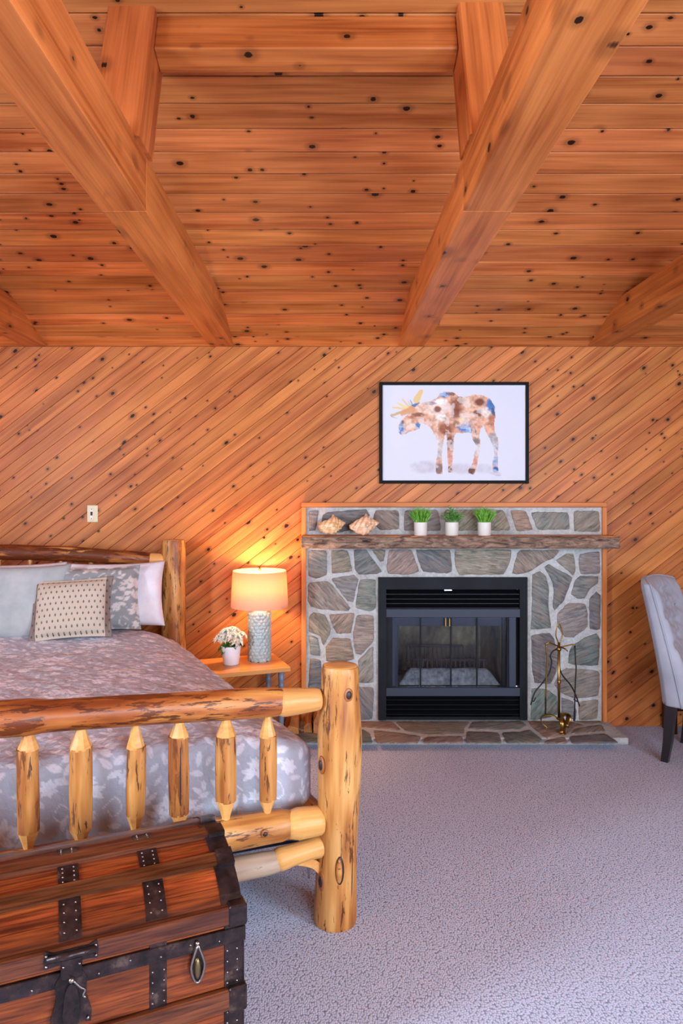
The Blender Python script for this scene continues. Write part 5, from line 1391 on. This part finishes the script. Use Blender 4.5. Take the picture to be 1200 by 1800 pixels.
# ------------------------------------------------------------------ grey tufted chair and console
AL = 42
CH = T(2.150, 4.225, 0) @ RZ(-AL)          # local x = facing direction
chair = empty('upholstered_chair', CH, 'grey button-tufted dining chair with dark wooden legs beside the fireplace', 'chair')
def chair_cloth():
    g = G('blue_grey_upholstery', 0.8, 0.2); p = g.obj(); n = g.noise(p, 350.0, 2); b = g.noise(p, 5.0, 2)
    g.col(g.ramp(b, [(.3, lin(144, 145, 156)), (.7, lin(164, 165, 175))])); g.b.inputs['Sheen Weight'].default_value = .15; g.bump(n, .15, .002); return g.m
M_CHAIR = chair_cloth(); M_LEG = plain('black_brown_leg', lin(34, 29, 33), .3)
ns, ntt = 61, 61
SS, TT = np.meshgrid(np.linspace(-1, 1, ns), np.linspace(0, 1, ntt), indexing='ij')
z0c, z1c = .345, 1.075
hwid = .250 - .012 * TT
ztop = z1c - .028 * np.abs(SS) ** 3
ZC = z0c + (ztop - z0c) * TT
lean_ = -.045 - .135 * TT ** 1.25
wing = .075 * np.abs(SS) ** 2.4
thick = .165 - .09 * TT ** .8
edge = np.clip((1 - np.abs(SS)) / .12, 0, 1) ** .5 * np.clip((1 - TT) / .08, 0, 1) ** .5
xo = lean_ + wing * .9 - .012 * edge
xi = lean_ + wing + thick * (.45 + .55 * edge)
tuft = np.zeros_like(SS)
for r_ in range(4):
    for k in range(-2, 3):
        sx = k * .36 + (.18 if r_ % 2 else 0); tz = .50 + r_ * .125
        if abs(sx) > .8: continue
        d = np.hypot((SS - sx) * .25, (TT - tz) * .73); tuft += .030 * np.exp(-(d / .026) ** 2) + .012 * np.exp(-(d / .06) ** 2)
crease = .010 * np.exp(-((((TT - .5) / .125 + SS / .18) % 2 - 1) / .16) ** 2) * (TT > .42) * edge + .010 * np.exp(-((((TT - .5) / .125 - SS / .18) % 2 - 1) / .16) ** 2) * (TT > .42) * edge
xi = xi - tuft * edge - crease * .8
inner = np.stack([xi, SS * hwid * (1 - .02 * edge), ZC], -1); outer = np.stack([xo, SS * hwid, ZC], -1)
nvt = ns * ntt; idx = np.arange(nvt).reshape(ns, ntt); q = np.stack([idx[:-1, :-1], idx[1:, :-1], idx[1:, 1:], idx[:-1, 1:]], -1).reshape(-1, 4)
bd = np.concatenate([idx[:-1, 0], idx[-1, :-1], idx[1:, -1][::-1], idx[0, 1:][::-1]]); b2 = np.roll(bd, -1)
mk('backrest', (np.concatenate([inner.reshape(-1, 3), outer.reshape(-1, 3)]).tolist(), np.concatenate([q, q[:, ::-1] + nvt, np.stack([bd, bd + nvt, b2 + nvt, b2], -1)]).tolist()), M_CHAIR, chair, CH, True)
pip = [inner[0, k] + np.array((-.004, -.003, 0)) for k in range(0, ntt, 3)] + [inner[i, -1] + np.array((-.004, 0, .003)) for i in range(2, ns, 3)] + [inner[-1, k] + np.array((-.004, .003, 0)) for k in range(ntt - 1, -1, -3)]
mk('piping', tube([tuple(p) for p in pip], .0045, 8), M_CHAIR, chair, CH, True)
for r_ in range(4):
    for k in range(-2, 3):
        sx = k * .36 + (.18 if r_ % 2 else 0); tz = .50 + r_ * .125
        if abs(sx) > .8: continue
        i, j = int(round((sx + 1) / 2 * (ns - 1))), int(round(tz * (ntt - 1))); p = inner[i, j]
        mk('button', sphere(.010, (0, 0, 0), 12, 8, (.6, 1, 1)), M_CHAIR, chair, CH @ T(p[0] + .004, p[1], p[2]), True)
def cushion(x0, x1, hw, z0, z1, n=24):
    u = np.linspace(-1, 1, n); U, V = np.meshgrid(u, u, indexing='ij')
    px = (x0 + x1) / 2 + U * (x1 - x0) / 2; py = V * hw * (1 - .04 * (U < 0) * U * -1)
    cr_ = ((1 - np.abs(U) ** 5) * (1 - np.abs(V) ** 5)) ** .35
    top = np.stack([px, py, z0 + (z1 - z0) * (.45 + .55 * cr_)], -1); bot = np.stack([px, py, np.full_like(px, z0)], -1)
    nv_ = n * n; idx = np.arange(nv_).reshape(n, n); q = np.stack([idx[:-1, :-1], idx[1:, :-1], idx[1:, 1:], idx[:-1, 1:]], -1).reshape(-1, 4)
    bd = np.concatenate([idx[:-1, 0], idx[-1, :-1], idx[1:, -1][::-1], idx[0, 1:][::-1]]); b2 = np.roll(bd, -1)
    return np.concatenate([top.reshape(-1, 3), bot.reshape(-1, 3)]).tolist(), np.concatenate([q, q[:, ::-1] + nv_, np.stack([bd, bd + nv_, b2 + nv_, b2], -1)]).tolist()
mk('seat', cushion(.03, .47, .25, .345, .50), M_CHAIR, chair, CH, True)
def leg(x, y, dx, dy, w0, w1, z1):
    a, b = w0 / 2, w1 / 2; v = []
    for t, h, w in ((0, 0, b), (.35, .35, b + (a - b) * .4), (1, 1, a)):
        cx, cy = x + dx * (1 - t) ** 1.6, y + dy * (1 - t) ** 1.6
        v += [(cx - w, cy - w, h * z1), (cx + w, cy - w, h * z1), (cx + w, cy + w, h * z1), (cx - w, cy + w, h * z1)]
    f = [(3, 2, 1, 0), (8, 9, 10, 11)]
    for i in range(2):
        for k in range(4): j = (k + 1) % 4; f.append((i * 4 + k, i * 4 + j, (i + 1) * 4 + j, (i + 1) * 4 + k))
    return v, f
for (x, y, dx) in ((.03, -.205, -.035), (.03, .205, -.035), (.43, -.21, 0), (.43, .21, 0)): mk('leg', leg(x, y, dx, 0, .058, .040, .36), M_LEG, chair, CH)

con = empty('console_table', T(2.7, 4.6, 0), 'dark wooden console table against the wall behind the grey chair', 'table')
mk('tabletop', bx(0, .86, -.075, .075, -.035, 0, .004), M_DARKWOOD, con, T(2.255, 4.595, .80))
mk('drawer_front', bx(.03, .83, -.066, .07, -.17, -.036, .003), M_DARKWOOD, con, T(2.255, 4.595, .80))
for x in (.02, .80):
    mk('side_panel', bx(x, x + .04, -.068, .068, 0, .76, .003), M_DARKWOOD, con, T(2.255, 4.595, 0))
mk('lower_shelf', bx(.06, .80, -.06, .06, .15, .18, .003), M_DARKWOOD, con, T(2.255, 4.595, 0))
